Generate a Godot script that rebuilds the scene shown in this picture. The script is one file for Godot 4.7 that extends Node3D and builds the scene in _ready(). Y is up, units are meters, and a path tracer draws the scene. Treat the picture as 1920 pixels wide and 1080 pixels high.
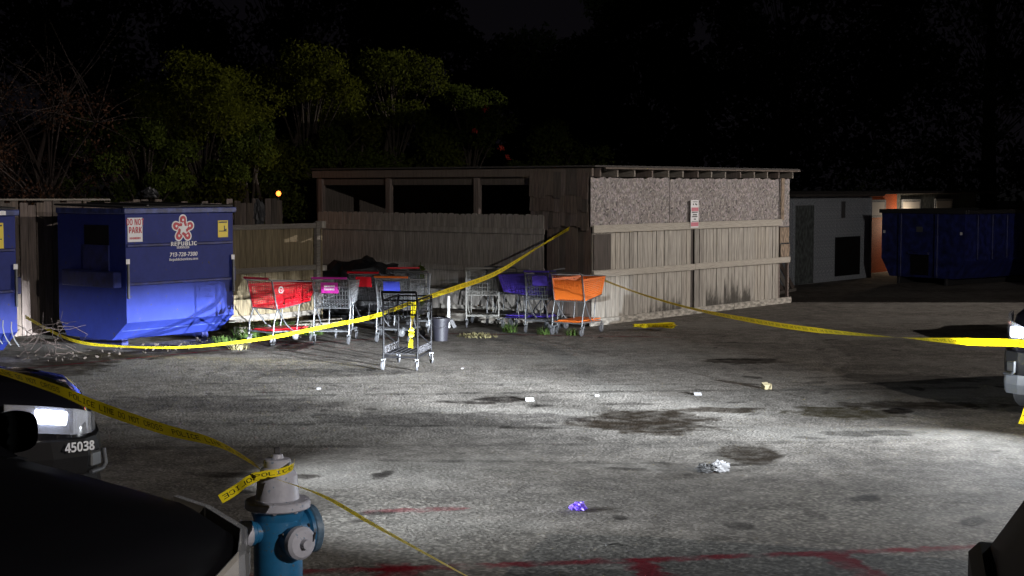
extends Node3D
# Night view over a parking lot: wooden enclosure, dumpsters, shopping carts, police cars, barricade tape, hydrant.

const TH := 0.8762            # the lot's long side runs right and away from the camera
var rng := RandomNumberGenerator.new()
var M := {}
var names := {}

# ------------------------------------------------------------------ helpers
func lot(x: float, y: float, z: float) -> Vector3:
	return Vector3(1.38, y, -25.61) + Vector3(cos(TH), 0, -sin(TH)) * x + Vector3(sin(TH), 0, cos(TH)) * z

func rnd(a: float, b: float) -> float:
	return rng.randf_range(a, b)

func numbered(called: String) -> String:
	if not names.has(called):
		names[called] = 0
		return called
	names[called] += 1
	return "%s_%03d" % [called, names[called]]

func thing(called: String, label: String, category: String, at := Vector3.ZERO, turn := 0.0, group := "") -> Node3D:
	var o := Node3D.new()
	o.name = numbered(called)
	add_child(o)
	o.position = at
	o.rotation.y = turn
	tag(o, label, category, group)
	return o

func tag(o: Node, label: String, category: String, group := "") -> void:
	o.set_meta("label", label)
	o.set_meta("category", category)
	if group:
		o.set_meta("group", group)

func new_st() -> SurfaceTool:
	var st := SurfaceTool.new()
	st.begin(Mesh.PRIMITIVE_TRIANGLES)
	return st

func put(called: String, mesh: Mesh, mat: Material, parent: Node, at := Vector3.ZERO, b := Basis.IDENTITY) -> MeshInstance3D:
	var o := MeshInstance3D.new()
	o.name = called if parent != self else numbered(called)
	o.mesh = mesh
	o.material_override = mat
	o.transform = Transform3D(b, at)
	parent.add_child(o, true)
	return o

func part(called: String, st: SurfaceTool, mat: Material, parent: Node, at := Vector3.ZERO, b := Basis.IDENTITY) -> MeshInstance3D:
	return put(called, st.commit(), mat, parent, at, b)

func struct(called: String, st: SurfaceTool, mat: Material) -> MeshInstance3D:
	var o := part(called, st, mat, self)
	o.set_meta("kind", "structure")
	return o

func tri(st: SurfaceTool, a: Vector3, b: Vector3, c: Vector3, out: Vector3) -> void:
	var n := (c - a).cross(b - a)
	if n.dot(out) < 0.0:
		var t := b
		b = c
		c = t
		n = -n
	n = n.normalized()
	for v: Vector3 in [a, b, c]:
		st.set_normal(n)
		st.add_vertex(v)

func quad(st: SurfaceTool, a: Vector3, b: Vector3, c: Vector3, d: Vector3, out: Vector3) -> void:
	tri(st, a, b, c, out)
	tri(st, a, c, d, out)

# a box about c of size s, with chamfered edges when ch > 0
func bx(st: SurfaceTool, c: Vector3, s: Vector3, b := Basis.IDENTITY, ch := 0.0) -> void:
	var h := s * 0.5
	var e := h - Vector3(ch, ch, ch)
	for ax in 3:
		var u := (ax + 1) % 3
		var w := (ax + 2) % 3
		for sg: float in [-1.0, 1.0]:
			var n := Vector3.ZERO
			n[ax] = sg
			var p := []
			for k: Array in [[-1, -1], [1, -1], [1, 1], [-1, 1]]:
				var v := Vector3.ZERO
				v[ax] = h[ax] * sg
				v[u] = e[u] * k[0]
				v[w] = e[w] * k[1]
				p.append(c + b * v)
			quad(st, p[0], p[1], p[2], p[3], b * n)
	if ch > 0.0:
		for ax in 3:
			var u := (ax + 1) % 3
			var w := (ax + 2) % 3
			for su: float in [-1.0, 1.0]:
				for sw: float in [-1.0, 1.0]:
					var p := []
					for k: Array in [[-1, 0], [1, 0], [1, 1], [-1, 1]]:
						var v := Vector3.ZERO
						v[ax] = e[ax] * k[0]
						v[u] = (h[u] if k[1] == 0 else e[u]) * su
						v[w] = (e[w] if k[1] == 0 else h[w]) * sw
						p.append(c + b * v)
					var n := Vector3.ZERO
					n[u] = su
					n[w] = sw
					quad(st, p[0], p[1], p[2], p[3], b * n)
		for sx: float in [-1.0, 1.0]:
			for sy: float in [-1.0, 1.0]:
				for sz: float in [-1.0, 1.0]:
					var sgn := Vector3(sx, sy, sz)
					tri(st, c + b * (Vector3(h.x, e.y, e.z) * sgn), c + b * (Vector3(e.x, h.y, e.z) * sgn), c + b * (Vector3(e.x, e.y, h.z) * sgn), b * sgn)

func box_mesh(s: Vector3, ch := 0.0, c := Vector3.ZERO) -> ArrayMesh:
	var st := new_st()
	bx(st, c, s, Basis.IDENTITY, ch)
	return st.commit()

# a bar of square section w x h from a to b
func bar(st: SurfaceTool, a: Vector3, b: Vector3, w: float, h: float) -> void:
	var f := (b - a).normalized()
	var side := f.cross(Vector3.UP)
	if side.length() < 0.01:
		side = Vector3.RIGHT
	side = side.normalized()
	bx(st, (a + b) * 0.5, Vector3(a.distance_to(b), h, w), Basis(f, side.cross(f), side))

func tube(st: SurfaceTool, pts: Array, r0: float, r1 := -1.0, sides := 6) -> void:
	if r1 < 0.0:
		r1 = r0
	var rings := []
	var norms := []
	var ref := Vector3.UP
	for i in pts.size():
		var a: Vector3 = pts[max(i - 1, 0)]
		var b: Vector3 = pts[min(i + 1, pts.size() - 1)]
		var f := (b - a).normalized()
		if absf(f.dot(ref)) > 0.95:
			ref = Vector3.RIGHT if absf(f.x) < 0.8 else Vector3.BACK
		var u := f.cross(ref).normalized()
		var w := u.cross(f)
		ref = w
		var r := lerpf(r0, r1, float(i) / maxf(1.0, pts.size() - 1))
		var ring := []
		var nn := []
		for k in sides:
			var t := TAU * k / sides
			var d := u * cos(t) + w * sin(t)
			nn.append(d)
			ring.append(pts[i] + d * r)
		rings.append(ring)
		norms.append(nn)
	for i in pts.size() - 1:
		for k in sides:
			var k2 := (k + 1) % sides
			var q := [[i, k], [i, k2], [i + 1, k2], [i, k], [i + 1, k2], [i + 1, k]]
			for e: Array in q:
				st.set_normal(norms[e[0]][e[1]])
				st.add_vertex(rings[e[0]][e[1]])
	for e: int in [0, pts.size() - 1]:
		var out: Vector3 = (pts[e] - pts[1 if e == 0 else e - 1]).normalized()
		for k in range(1, sides - 1):
			tri(st, rings[e][0], rings[e][k], rings[e][k + 1], out)

# profile of (radius, height) turned about y
func lathe(st: SurfaceTool, prof: Array, seg := 24, xf := Transform3D.IDENTITY, flat := 0.5) -> void:
	for i in prof.size() - 1:
		var a: Vector2 = prof[i]
		var b: Vector2 = prof[i + 1]
		if a.distance_to(b) < 1e-5:
			continue
		var d := (b - a).normalized()
		for k in seg:
			var t0 := TAU * k / seg
			var t1 := TAU * (k + 1) / seg
			var q := [[a, t0], [b, t1], [b, t0], [a, t0], [a, t1], [b, t1]]
			for e: Array in q:
				var v: Vector2 = e[0]
				var ca := cos(e[1])
				var sa := sin(e[1])
				st.set_normal((xf.basis * Vector3(d.y * ca, -d.x, d.y * sa)).normalized())
				st.add_vertex(xf * Vector3(v.x * ca, v.y, v.x * sa))

# a flat polygon in the xy plane at z, d thick towards -z
func plate(st: SurfaceTool, poly: PackedVector2Array, z: float, d: float) -> void:
	var idx := Geometry2D.triangulate_polygon(poly)
	for i in range(0, idx.size(), 3):
		var p := []
		for k in 3:
			p.append(Vector3(poly[idx[i + k]].x, poly[idx[i + k]].y, z))
		tri(st, p[0], p[1], p[2], Vector3.BACK)
	if d > 0.0:
		var n := poly.size()
		for i in n:
			var a := poly[i]
			var b := poly[(i + 1) % n]
			var e := b - a
			var out := Vector3(e.y, -e.x, 0)
			if not Geometry2D.is_polygon_clockwise(poly):
				out = out
			else:
				out = -out
			quad(st, Vector3(a.x, a.y, z), Vector3(b.x, b.y, z), Vector3(b.x, b.y, z - d), Vector3(a.x, a.y, z - d), out)

func capsule2(a: Vector2, b: Vector2, r: float, n := 8) -> PackedVector2Array:
	var out := PackedVector2Array()
	var f := (b - a).angle()
	for k in n + 1:
		out.append(b + Vector2.from_angle(f - PI / 2 + PI * k / n) * r)
	for k in n + 1:
		out.append(a + Vector2.from_angle(f + PI / 2 + PI * k / n) * r)
	return out

func text(called: String, words: String, height: float, mat: Material, parent: Node, at: Vector3, squeeze := 1.0, b := Basis.IDENTITY, serif := false, lean := 0.0) -> MeshInstance3D:
	var tm := TextMesh.new()
	var f := SystemFont.new()
	f.font_names = PackedStringArray(["Droid Serif" if serif else "Droid Sans"])
	f.font_weight = 700
	tm.font = f
	tm.text = words
	tm.font_size = 32
	tm.pixel_size = height / 23.0
	tm.depth = 0.003
	tm.curve_step = 2.0
	var sk := Basis(Vector3(squeeze, 0, 0), Vector3(lean, 1, 0), Vector3(0, 0, 1))
	return put(called, tm, mat, parent, at, b * sk)

# ------------------------------------------------------------------ materials
func lin(r: float, g: float, b: float) -> Color:
	return Color(r, g, b).linear_to_srgb()

func mat(r: float, g: float, b: float, rough := 0.8, metal := 0.0) -> StandardMaterial3D:
	var m := StandardMaterial3D.new()
	m.albedo_color = lin(r, g, b)
	m.roughness = rough
	m.metallic = metal
	return m

func noise_tex(seed_: int, freq: float, lo: float, hi: float, size := 512, oct := 4, kind := FastNoiseLite.TYPE_SIMPLEX_SMOOTH) -> ImageTexture:
	var n := FastNoiseLite.new()
	n.seed = seed_
	n.frequency = freq
	n.noise_type = kind
	n.fractal_octaves = oct
	var im := n.get_seamless_image(size, size)
	im.convert(Image.FORMAT_L8)
	var d := im.get_data()
	for i in d.size():
		d[i] = int(clampf(lerpf(lo, hi, d[i] / 255.0), 0.0, 1.0) * 255.0)
	return ImageTexture.create_from_image(Image.create_from_data(size, size, false, Image.FORMAT_L8, d))

func grained(m: StandardMaterial3D, tex: Texture2D, scale: Vector3, relief := 0.0, world := false) -> StandardMaterial3D:
	m.albedo_texture = tex
	m.uv1_triplanar = true
	m.uv1_world_triplanar = world
	m.uv1_scale = scale
	if relief > 0.0:
		m.heightmap_enabled = true
		m.heightmap_texture = tex
		m.heightmap_scale = relief
	return m

# paint with scuffs and chips that show another colour beneath
func chipped_texture(seed_: int, paint: Color, under: Color, cut: float, size := 512) -> ImageTexture:
	var n := FastNoiseLite.new()
	n.seed = seed_
	n.frequency = 0.035
	n.fractal_octaves = 6
	n.fractal_gain = 0.62
	var a := n.get_seamless_image(size, size)
	a.convert(Image.FORMAT_L8)
	n.seed = seed_ + 1
	n.frequency = 0.01
	var b := n.get_seamless_image(size, size)
	b.convert(Image.FORMAT_L8)
	var da := a.get_data()
	var db := b.get_data()
	var out := PackedByteArray()
	out.resize(size * size * 3)
	for i in size * size:
		var chip := clampf((da[i] / 255.0 + (db[i] / 255.0 - 0.5) * 0.5 - cut) * 14.0, 0.0, 1.0)
		var k := 0.82 + 0.28 * db[i] / 255.0 + (da[i] / 255.0 - 0.5) * 0.22
		var c := paint * k
		c = c.lerp(under, chip)
		var q := Color(c.r, c.g, c.b).linear_to_srgb()
		out[i * 3] = q.r8
		out[i * 3 + 1] = q.g8
		out[i * 3 + 2] = q.b8
	return ImageTexture.create_from_image(Image.create_from_data(size, size, false, Image.FORMAT_RGB8, out))

func osb_texture() -> ImageTexture:
	var s := 512
	var im := Image.create(s, s, false, Image.FORMAT_RGB8)
	im.fill(Color(0.58, 0.55, 0.54))
	for k in 3600:
		var c := Vector2(rnd(0, s), rnd(0, s))
		var a := rnd(0, PI)
		var l := rnd(9, 24)
		var w := rnd(4, 9)
		var v := rnd(0.52, 0.80)
		if rng.randf() < 0.10:
			v = rnd(0.34, 0.46)
		var col := Color(v * rnd(0.98, 1.02), v * rnd(0.94, 0.98), v * rnd(0.92, 0.99))
		var f := Vector2.from_angle(a)
		var g := f.orthogonal()
		for i in int(l):
			for j in int(w):
				var p := c + f * (i - l / 2) + g * (j - w / 2)
				im.set_pixel(posmod(int(p.x), s), posmod(int(p.y), s), col)
	return ImageTexture.create_from_image(im)

const GLYPHS := {"P": [30, 17, 17, 30, 16, 16, 16], "O": [14, 17, 17, 17, 17, 17, 14], "L": [16, 16, 16, 16, 16, 16, 31], "I": [14, 4, 4, 4, 4, 4, 14], "C": [14, 17, 16, 16, 16, 17, 14], "E": [31, 16, 16, 30, 16, 16, 31], "N": [17, 25, 21, 19, 17, 17, 17], "D": [30, 17, 17, 17, 17, 17, 30], "T": [31, 4, 4, 4, 4, 4, 4], "R": [30, 17, 17, 30, 20, 18, 17], "S": [15, 16, 16, 14, 1, 1, 30], " ": [0, 0, 0, 0, 0, 0, 0]}

func tape_texture() -> ImageTexture:
	var words := "POLICE LINE DO NOT CROSS  "
	var px := 4
	var w := words.length() * 6 * px
	var im := Image.create(w, 15 * px, false, Image.FORMAT_RGB8)
	im.fill(lin(0.80, 0.66, 0.02))
	for i in words.length():
		var g: Array = GLYPHS[words[i]]
		for r in 7:
			for b in 5:
				if (g[r] >> (4 - b)) & 1:
					im.fill_rect(Rect2i((i * 6 + b) * px, (4 + r) * px, px, px), lin(0.012, 0.012, 0.012))
	return ImageTexture.create_from_image(im)

func emitting(r: float, g: float, b: float, energy: float) -> StandardMaterial3D:
	var m := mat(r, g, b, 0.4)
	m.emission_enabled = true
	m.emission = lin(r, g, b)
	m.emission_energy_multiplier = energy
	return m

func pane(r: float, g: float, b: float, a: float, rough := 0.03) -> StandardMaterial3D:
	var m := mat(r, g, b, rough)
	m.transparency = BaseMaterial3D.TRANSPARENCY_ALPHA
	m.albedo_color.a = a
	return m

func make_materials() -> void:
	var wood := noise_tex(11, 0.02, 0.62, 1.12, 512, 5)
	var fine := noise_tex(12, 0.06, 0.55, 1.1, 512, 4)
	var faint := noise_tex(14, 0.02, 0.74, 1.08, 512, 6)
	var blotch := noise_tex(13, 0.012, 0.5, 1.15, 512, 5)
	var grain := Vector3(3.1, 0.16, 3.1)
	M.beige = grained(mat(0.49, 0.46, 0.405, 0.8), wood, grain, 0.04, true)
	M.beige2 = grained(mat(0.45, 0.415, 0.36, 0.8), wood, grain, 0.04, true)
	M.beige3 = grained(mat(0.51, 0.47, 0.405, 0.8), wood, grain, 0.04, true)
	M.beige4 = grained(mat(0.37, 0.345, 0.305, 0.85), wood, grain, 0.06, true)
	M.mouldy = grained(mat(0.49, 0.46, 0.405, 0.8), wood, grain, 0.04, true)
	M.mouldy.vertex_color_use_as_albedo = true
	M.rail = grained(mat(0.53, 0.49, 0.42, 0.8), wood, Vector3(0.5, 7, 7), 0.04, true)
	M.rot = grained(mat(0.10, 0.085, 0.075, 0.9), wood, grain, 0.08, true)
	M.bottom_board = grained(mat(0.50, 0.47, 0.41, 0.85), blotch, Vector3(0.7, 2, 2), 0.2)
	M.old = grained(mat(0.17, 0.135, 0.11, 0.9), wood, grain, 0.1, true)
	M.old2 = grained(mat(0.12, 0.10, 0.085, 0.9), wood, grain, 0.1, true)
	M.old3 = grained(mat(0.20, 0.16, 0.14, 0.9), wood, grain, 0.1, true)
	M.brown = grained(mat(0.16, 0.12, 0.10, 0.9), wood, grain, 0.1, true)
	M.timber = grained(mat(0.30, 0.27, 0.23, 0.85), wood, Vector3(0.6, 6, 6), 0.05, true)
	M.fence = grained(mat(0.40, 0.37, 0.33, 0.85), wood, grain, 0.05, true)
	M.fence2 = grained(mat(0.37, 0.34, 0.305, 0.85), wood, grain, 0.05, true)
	M.panel = grained(mat(0.31, 0.25, 0.15, 0.8), wood, grain, 0.05, true)
	M.panel2 = grained(mat(0.28, 0.225, 0.135, 0.8), wood, grain, 0.05, true)
	M.osb = grained(mat(0.74, 0.735, 0.73, 0.85), osb_texture(), Vector3(0.5, 0.5, 0.5), 0.05)
	M.ply = grained(mat(0.36, 0.27, 0.19, 0.85), blotch, Vector3(2.5, 0.9, 2.5), 0.1)
	M.roof = mat(0.05, 0.045, 0.042, 0.95)
	M.blue = grained(mat(1, 1, 1, 0.6), chipped_texture(50, Color(0.014, 0.025, 0.17), Color(0.04, 0.035, 0.05), 0.80), Vector3(0.55, 0.42, 0.55))
	M.blue.metallic_specular = 0.35
	M.blue_rim = grained(mat(0.05, 0.075, 0.26, 0.5), blotch, Vector3(0.8, 0.8, 0.8))
	M.navy = grained(mat(0.016, 0.024, 0.15, 0.5), blotch, Vector3(0.6, 0.6, 0.6))
	M.lid = mat(0.018, 0.018, 0.02, 0.6)
	M.black = mat(0.007, 0.007, 0.008, 0.55)
	M.black.metallic_specular = 0.25
	M.black_gloss = mat(0.010, 0.010, 0.012, 0.12)
	M.white = mat(0.75, 0.75, 0.75, 0.5)
	M.white_print = mat(0.72, 0.72, 0.74, 0.5)
	M.red_print = mat(0.45, 0.03, 0.05, 0.5)
	M.pink_print = mat(0.55, 0.14, 0.19, 0.6)
	M.yellow_print = mat(0.72, 0.56, 0.04, 0.5)
	M.dark_print = mat(0.05, 0.05, 0.05, 0.6)
	M.steel = mat(0.155, 0.162, 0.17, 0.45, 0.5)
	M.dull_steel = mat(0.105, 0.11, 0.115, 0.5, 0.4)
	M.dark_steel = mat(0.045, 0.045, 0.05, 0.5, 0.3)
	M.white_wire = mat(0.22, 0.215, 0.195, 0.55)
	M.rubber = mat(0.10, 0.10, 0.10, 0.75)
	M.grey_wheel = mat(0.045, 0.046, 0.05, 0.55)
	M.red = mat(0.58, 0.008, 0.018, 0.35)
	M.orange = mat(0.78, 0.17, 0.02, 0.45)
	M.purple = mat(0.055, 0.03, 0.30, 0.45)
	M.magenta = mat(0.55, 0.025, 0.36, 0.5)
	M.blue_sign = mat(0.06, 0.09, 0.66, 0.5)
	M.pail = mat(0.013, 0.013, 0.02, 0.55)
	M.paper = mat(0.62, 0.62, 0.61, 0.8)
	M.cardboard = mat(0.19, 0.16, 0.09, 0.85)
	M.glove = mat(0.24, 0.14, 0.86, 0.45)
	M.hydrant_blue = grained(mat(1, 1, 1, 0.38), chipped_texture(60, Color(0.014, 0.115, 0.25), Color(0.09, 0.08, 0.08), 0.80, 256), Vector3(2.2, 2.2, 2.2), 0.06)
	M.hydrant_white = grained(mat(1, 1, 1, 0.45), chipped_texture(70, Color(0.37, 0.375, 0.43), Color(0.06, 0.14, 0.22), 0.80, 256), Vector3(2.0, 2.0, 2.0), 0.06)
	M.hydrant_cap = grained(mat(0.10, 0.17, 0.25, 0.4), faint, Vector3(3, 3, 3))
	M.car_black = mat(0.008, 0.008, 0.011, 0.16)
	M.car_black.clearcoat_enabled = true
	M.car_black.clearcoat = 1.0
	M.car_black.clearcoat_roughness = 0.05
	M.car_dull = mat(0.003, 0.003, 0.004, 0.5)
	M.car_dull.metallic_specular = 0.18
	M.trim = mat(0.013, 0.013, 0.014, 0.5)
	M.grey_trim = mat(0.075, 0.08, 0.088, 0.5)
	M.silver_trim = mat(0.15, 0.16, 0.175, 0.45)
	M.trim.metallic_specular = 0.22
	M.mirror_shell = mat(0.035, 0.035, 0.035, 0.4)
	M.glass = mat(0.008, 0.009, 0.010, 0.05)
	M.lens = pane(0.85, 0.9, 1.0, 0.16)
	M.reflector = mat(0.75, 0.77, 0.85, 0.16, 0.9)
	M.reflector_off = mat(0.50, 0.46, 0.38, 0.22, 0.5)
	M.amber = mat(0.75, 0.16, 0.01, 0.3)
	M.red_lens = mat(0.45, 0.01, 0.015, 0.2)
	M.headlamp = emitting(0.86, 0.90, 1.0, 9.0)
	M.street_bulb = emitting(1.0, 0.86, 0.74, 30.0)
	M.lantern_bulb = emitting(1.0, 0.24, 0.035, 4.0)
	M.shed_white = grained(mat(0.42, 0.46, 0.51, 0.8), fine, Vector3(1.2, 0.5, 1.2))
	M.shed_door = grained(mat(0.13, 0.15, 0.15, 0.8), blotch, Vector3(1.2, 0.7, 1.2))
	M.orange_wall = grained(mat(0.62, 0.12, 0.025, 0.75), fine, Vector3(0.8, 0.8, 0.8))
	M.bark = grained(mat(0.07, 0.055, 0.042, 0.95), wood, grain, 0.3, true)
	M.twig = mat(0.045, 0.031, 0.026, 0.9)
	M.concrete = grained(mat(0.30, 0.29, 0.28, 0.9), fine, Vector3(1, 1, 1), 0.2)
	M.brick_dark = grained(mat(0.16, 0.13, 0.12, 0.9), fine, Vector3(1, 1, 1))
	M.tarp = grained(mat(0.012, 0.012, 0.014, 0.5), blotch, Vector3(1, 1, 1), 1.5)
	M.tape = mat(1, 1, 1, 0.28)
	M.tape.albedo_texture = tape_texture()
	M.tape.backlight_enabled = true
	M.tape.backlight = lin(0.35, 0.30, 0.02)
	M.leaf = leaf_mat(0.058, 0.066, 0.008)
	M.leaf2 = leaf_mat(0.050, 0.060, 0.009)
	M.leaf3 = leaf_mat(0.042, 0.056, 0.010)
	M.leaf_red = leaf_mat(0.07, 0.036, 0.024)
	M.leaf_far = leaf_mat(0.040, 0.050, 0.022)
	M.flower = mat(0.55, 0.05, 0.03, 0.6)
	M.grass = leaf_mat(0.045, 0.075, 0.02)
	M.dry_grass = leaf_mat(0.15, 0.135, 0.07)
	M.dry_leaf = mat(0.04, 0.031, 0.024, 0.9)
	M.bag = mat(0.24, 0.24, 0.245, 0.55)
	M.bag_dark = mat(0.05, 0.05, 0.05, 0.5)

func leaf_mat(r: float, g: float, b: float) -> StandardMaterial3D:
	var m := mat(r, g, b, 0.8)
	m.metallic_specular = 0.12
	m.backlight_enabled = true
	m.backlight = lin(r * 1.6, g * 1.6, b)
	return m

# ------------------------------------------------------------------ ground
const GX0 := -14.0
const GZ0 := -42.0
const GW := 32.0
const GD := 40.0
const GN := 1536

func blob(d: PackedByteArray, n: FastNoiseLite, c: Vector2, r: Vector2, turn: float, col: Color, strength: float, rough := 0.45, soft := 0.25) -> void:
	var big := maxf(r.x, r.y) * (1.0 + rough)
	var x0 := int((c.x - big - GX0) / GW * GN)
	var x1 := int((c.x + big - GX0) / GW * GN)
	var y0 := int((c.y - big - GZ0) / GD * GN)
	var y1 := int((c.y + big - GZ0) / GD * GN)
	for y in range(maxi(0, y0), mini(GN, y1 + 1)):
		for x in range(maxi(0, x0), mini(GN, x1 + 1)):
			var wx := GX0 + (x + 0.5) / GN * GW
			var wz := GZ0 + (y + 0.5) / GN * GD
			var q := (Vector2(wx, wz) - c).rotated(-turn) / r
			var e := q.length() + rough * (n.get_noise_2d(wx * 60.0, wz * 60.0) + 0.5 * n.get_noise_2d(wx * 190.0, wz * 190.0))
			var a := clampf((1.0 - e) / soft, 0.0, 1.0) * strength
			a *= clampf(0.85 + 0.5 * n.get_noise_2d(wx * 130.0 + 70.0, wz * 130.0), 0.0, 1.0)
			if a > 0.01:
				stamp(d, (y * GN + x) * 4, col, a)

func stamp(d: PackedByteArray, k: int, col: Color, a: float) -> void:
	var old := d[k + 3] / 255.0
	var na := a + old * (1.0 - a)
	var t := a / maxf(na, 0.001)
	d[k] = int(lerpf(d[k], col.r8, t))
	d[k + 1] = int(lerpf(d[k + 1], col.g8, t))
	d[k + 2] = int(lerpf(d[k + 2], col.b8, t))
	d[k + 3] = int(na * 255.0)

func paint_line(d: PackedByteArray, n: FastNoiseLite, a: Vector2, b: Vector2, w: float, col: Color, strength: float) -> void:
	var lo := a.min(b) - Vector2(w, w)
	var hi := a.max(b) + Vector2(w, w)
	for y in range(maxi(0, int((lo.y - GZ0) / GD * GN)), mini(GN, int((hi.y - GZ0) / GD * GN) + 1)):
		for x in range(maxi(0, int((lo.x - GX0) / GW * GN)), mini(GN, int((hi.x - GX0) / GW * GN) + 1)):
			var p := Vector2(GX0 + (x + 0.5) / GN * GW, GZ0 + (y + 0.5) / GN * GD)
			var e := p.distance_to(Geometry2D.get_closest_point_to_segment(p, a, b)) / w
			e += 0.6 * n.get_noise_2d(p.x * 250.0, p.y * 250.0)
			var s := clampf((1.0 - e) * 2.5, 0.0, 1.0) * strength * clampf(0.75 + 1.3 * n.get_noise_2d(p.x * 90.0, p.y * 90.0 + 300.0), 0.0, 1.0)
			if s > 0.02:
				stamp(d, (y * GN + x) * 4, col, s)

func ground_marks() -> ImageTexture:
	var n := FastNoiseLite.new()
	n.seed = 5
	n.frequency = 0.03
	n.fractal_octaves = 4
	var wide := FastNoiseLite.new()
	wide.seed = 9
	wide.frequency = 0.012
	wide.fractal_octaves = 5
	var im := wide.get_image(640, GN)          # patches drawn out along the driving lane
	im.resize(GN, GN, Image.INTERPOLATE_CUBIC)
	im.convert(Image.FORMAT_L8)
	var src := im.get_data()
	var d := PackedByteArray()
	d.resize(GN * GN * 4)
	for i in GN * GN:
		var v := src[i]
		var k := i * 4
		if v < 118:
			d[k] = 62
			d[k + 1] = 60
			d[k + 2] = 60
			d[k + 3] = mini(60, (118 - v) * 2)
		elif v > 140:
			d[k] = 142
			d[k + 1] = 140
			d[k + 2] = 134
			d[k + 3] = mini(100, (v - 140) * 2)
	# coarse loose chippings on the near side and along the left
	for y in range(int((-14.5 - GZ0) / GD * GN), GN):
		for x in range(int((-7.0 - GX0) / GW * GN), int((8.0 - GX0) / GW * GN)):
			var wz := GZ0 + (y + 0.5) / GN * GD
			var wx := GX0 + (x + 0.5) / GN * GW
			var thick := clampf((wz + 12.2) / 2.2 + 1.6 * n.get_noise_2d(wx * 22.0, wz * 22.0), 0.0, 1.0)
			if thick > 0.05:
				var v := rng.randf()
				v = v * v
				stamp(d, (y * GN + x) * 4, Color(0.17 + 0.50 * v, 0.165 + 0.485 * v, 0.155 + 0.45 * v), thick * 0.45)
	var wet := Color(0.155, 0.132, 0.105)
	var oil := Color(0.10, 0.088, 0.078)
	var olive := Color(0.185, 0.165, 0.10)
	# damp patches and drips
	blob(d, n, Vector2(1.38, -15.15), Vector2(0.74, 0.88), 0.0, wet, 0.96, 0.34)
	blob(d, n, Vector2(1.0, -15.0), Vector2(0.75, 0.28), 0.0, wet, 0.8)
	blob(d, n, Vector2(2.25, -15.95), Vector2(0.55, 0.22), 0.0, wet, 0.85)
	blob(d, n, Vector2(1.25, -16.4), Vector2(0.4, 0.12), 0.0, oil, 0.6)
	blob(d, n, Vector2(2.17, -13.3), Vector2(0.31, 0.6), 0.1, wet, 0.95, 0.35)
	blob(d, n, Vector2(1.9, -12.75), Vector2(0.18, 0.06), 0.0, oil, 0.7)
	blob(d, n, Vector2(3.55, -15.75), Vector2(0.62, 0.48), 0.0, olive, 0.9)
	blob(d, n, Vector2(4.5, -16.3), Vector2(1.05, 0.3), 0.05, wet, 0.88)
	blob(d, n, Vector2(4.15, -15.85), Vector2(0.2, 0.22), 0.0, oil, 0.9)
	blob(d, n, Vector2(3.2, -20.45), Vector2(0.6, 0.34), 0.0, wet, 0.85)
	blob(d, n, Vector2(3.3, -20.7), Vector2(0.5, 0.14), 0.0, oil, 0.8)
	blob(d, n, Vector2(-0.15, -16.75), Vector2(0.33, 0.3), 0.0, oil, 0.9)
	blob(d, n, Vector2(-0.5, -16.5), Vector2(0.42, 0.12), 0.3, oil, 0.85)
	blob(d, n, Vector2(-0.6, -15.3), Vector2(1.7, 0.55), 0.0, Color(0.16, 0.15, 0.15), 0.6)
	blob(d, n, Vector2(0.15, -14.75), Vector2(0.35, 0.1), 0.0, oil, 0.7)
	blob(d, n, Vector2(-2.2, -12.3), Vector2(0.7, 0.14), 0.1, oil, 0.7)
	blob(d, n, Vector2(-2.4, -19.2), Vector2(1.2, 0.5), 0.0, Color(0.13, 0.125, 0.13), 0.55)
	blob(d, n, Vector2(-3.3, -16.4), Vector2(1.5, 0.7), 0.1, Color(0.14, 0.135, 0.14), 0.5)
	blob(d, n, Vector2(4.9, -18.6), Vector2(1.0, 0.55), 0.0, Color(0.15, 0.14, 0.14), 0.5)
	blob(d, n, Vector2(3.6, -14.4), Vector2(0.55, 0.2), 0.0, Color(0.16, 0.155, 0.15), 0.6)
	blob(d, n, Vector2(2.75, -11.35), Vector2(0.14, 0.16), 0.6, Color(0.12, 0.12, 0.12), 0.7)
	for k in 7:
		var zz := rnd(-20.0, -10.5)
		paint_line(d, n, Vector2(rnd(-5, -1), zz), Vector2(rnd(2, 6), zz + rnd(-1.5, 0.6)), rnd(0.05, 0.11), Color(0.16, 0.155, 0.15), 0.35)
	for k in 110:
		blob(d, n, Vector2(rnd(-6, 7), rnd(-24, -9)), Vector2(rnd(0.04, 0.22), rnd(0.03, 0.12)), rnd(0, PI), Color(0.12, 0.115, 0.11), rnd(0.3, 0.8))
	# earth and dead leaves washed against the fence line
	for k in 26:
		var p := lot(rnd(-11.5, 0.3), 0, rnd(-4.2, -1.6))
		blob(d, n, Vector2(p.x, p.z), Vector2(rnd(0.5, 1.3), rnd(0.3, 0.8)), rnd(0, PI), Color(0.20, 0.175, 0.15), 0.75)
	# worn red fire lane paint
	var red := Color(0.42, 0.06, 0.11)
	paint_line(d, n, Vector2(-1.6, -9.12), Vector2(0.8, -9.46), 0.075, red, 0.75)
	paint_line(d, n, Vector2(0.8, -9.46), Vector2(6.0, -10.25), 0.07, red, 0.8)
	paint_line(d, n, Vector2(0.80, -9.42), Vector2(0.98, -8.6), 0.13, red, 0.85)
	paint_line(d, n, Vector2(-0.75, -9.25), Vector2(-0.55, -8.5), 0.16, red, 0.8)
	paint_line(d, n, Vector2(2.1, -9.6), Vector2(2.3, -8.7), 0.12, red, 0.85)
	paint_line(d, n, Vector2(-1.3, -24.4), Vector2(2.6, -23.75), 0.06, red, 0.7)
	paint_line(d, n, Vector2(-3.6, -22.6), Vector2(-1.4, -24.0), 0.06, red, 0.6)
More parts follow.
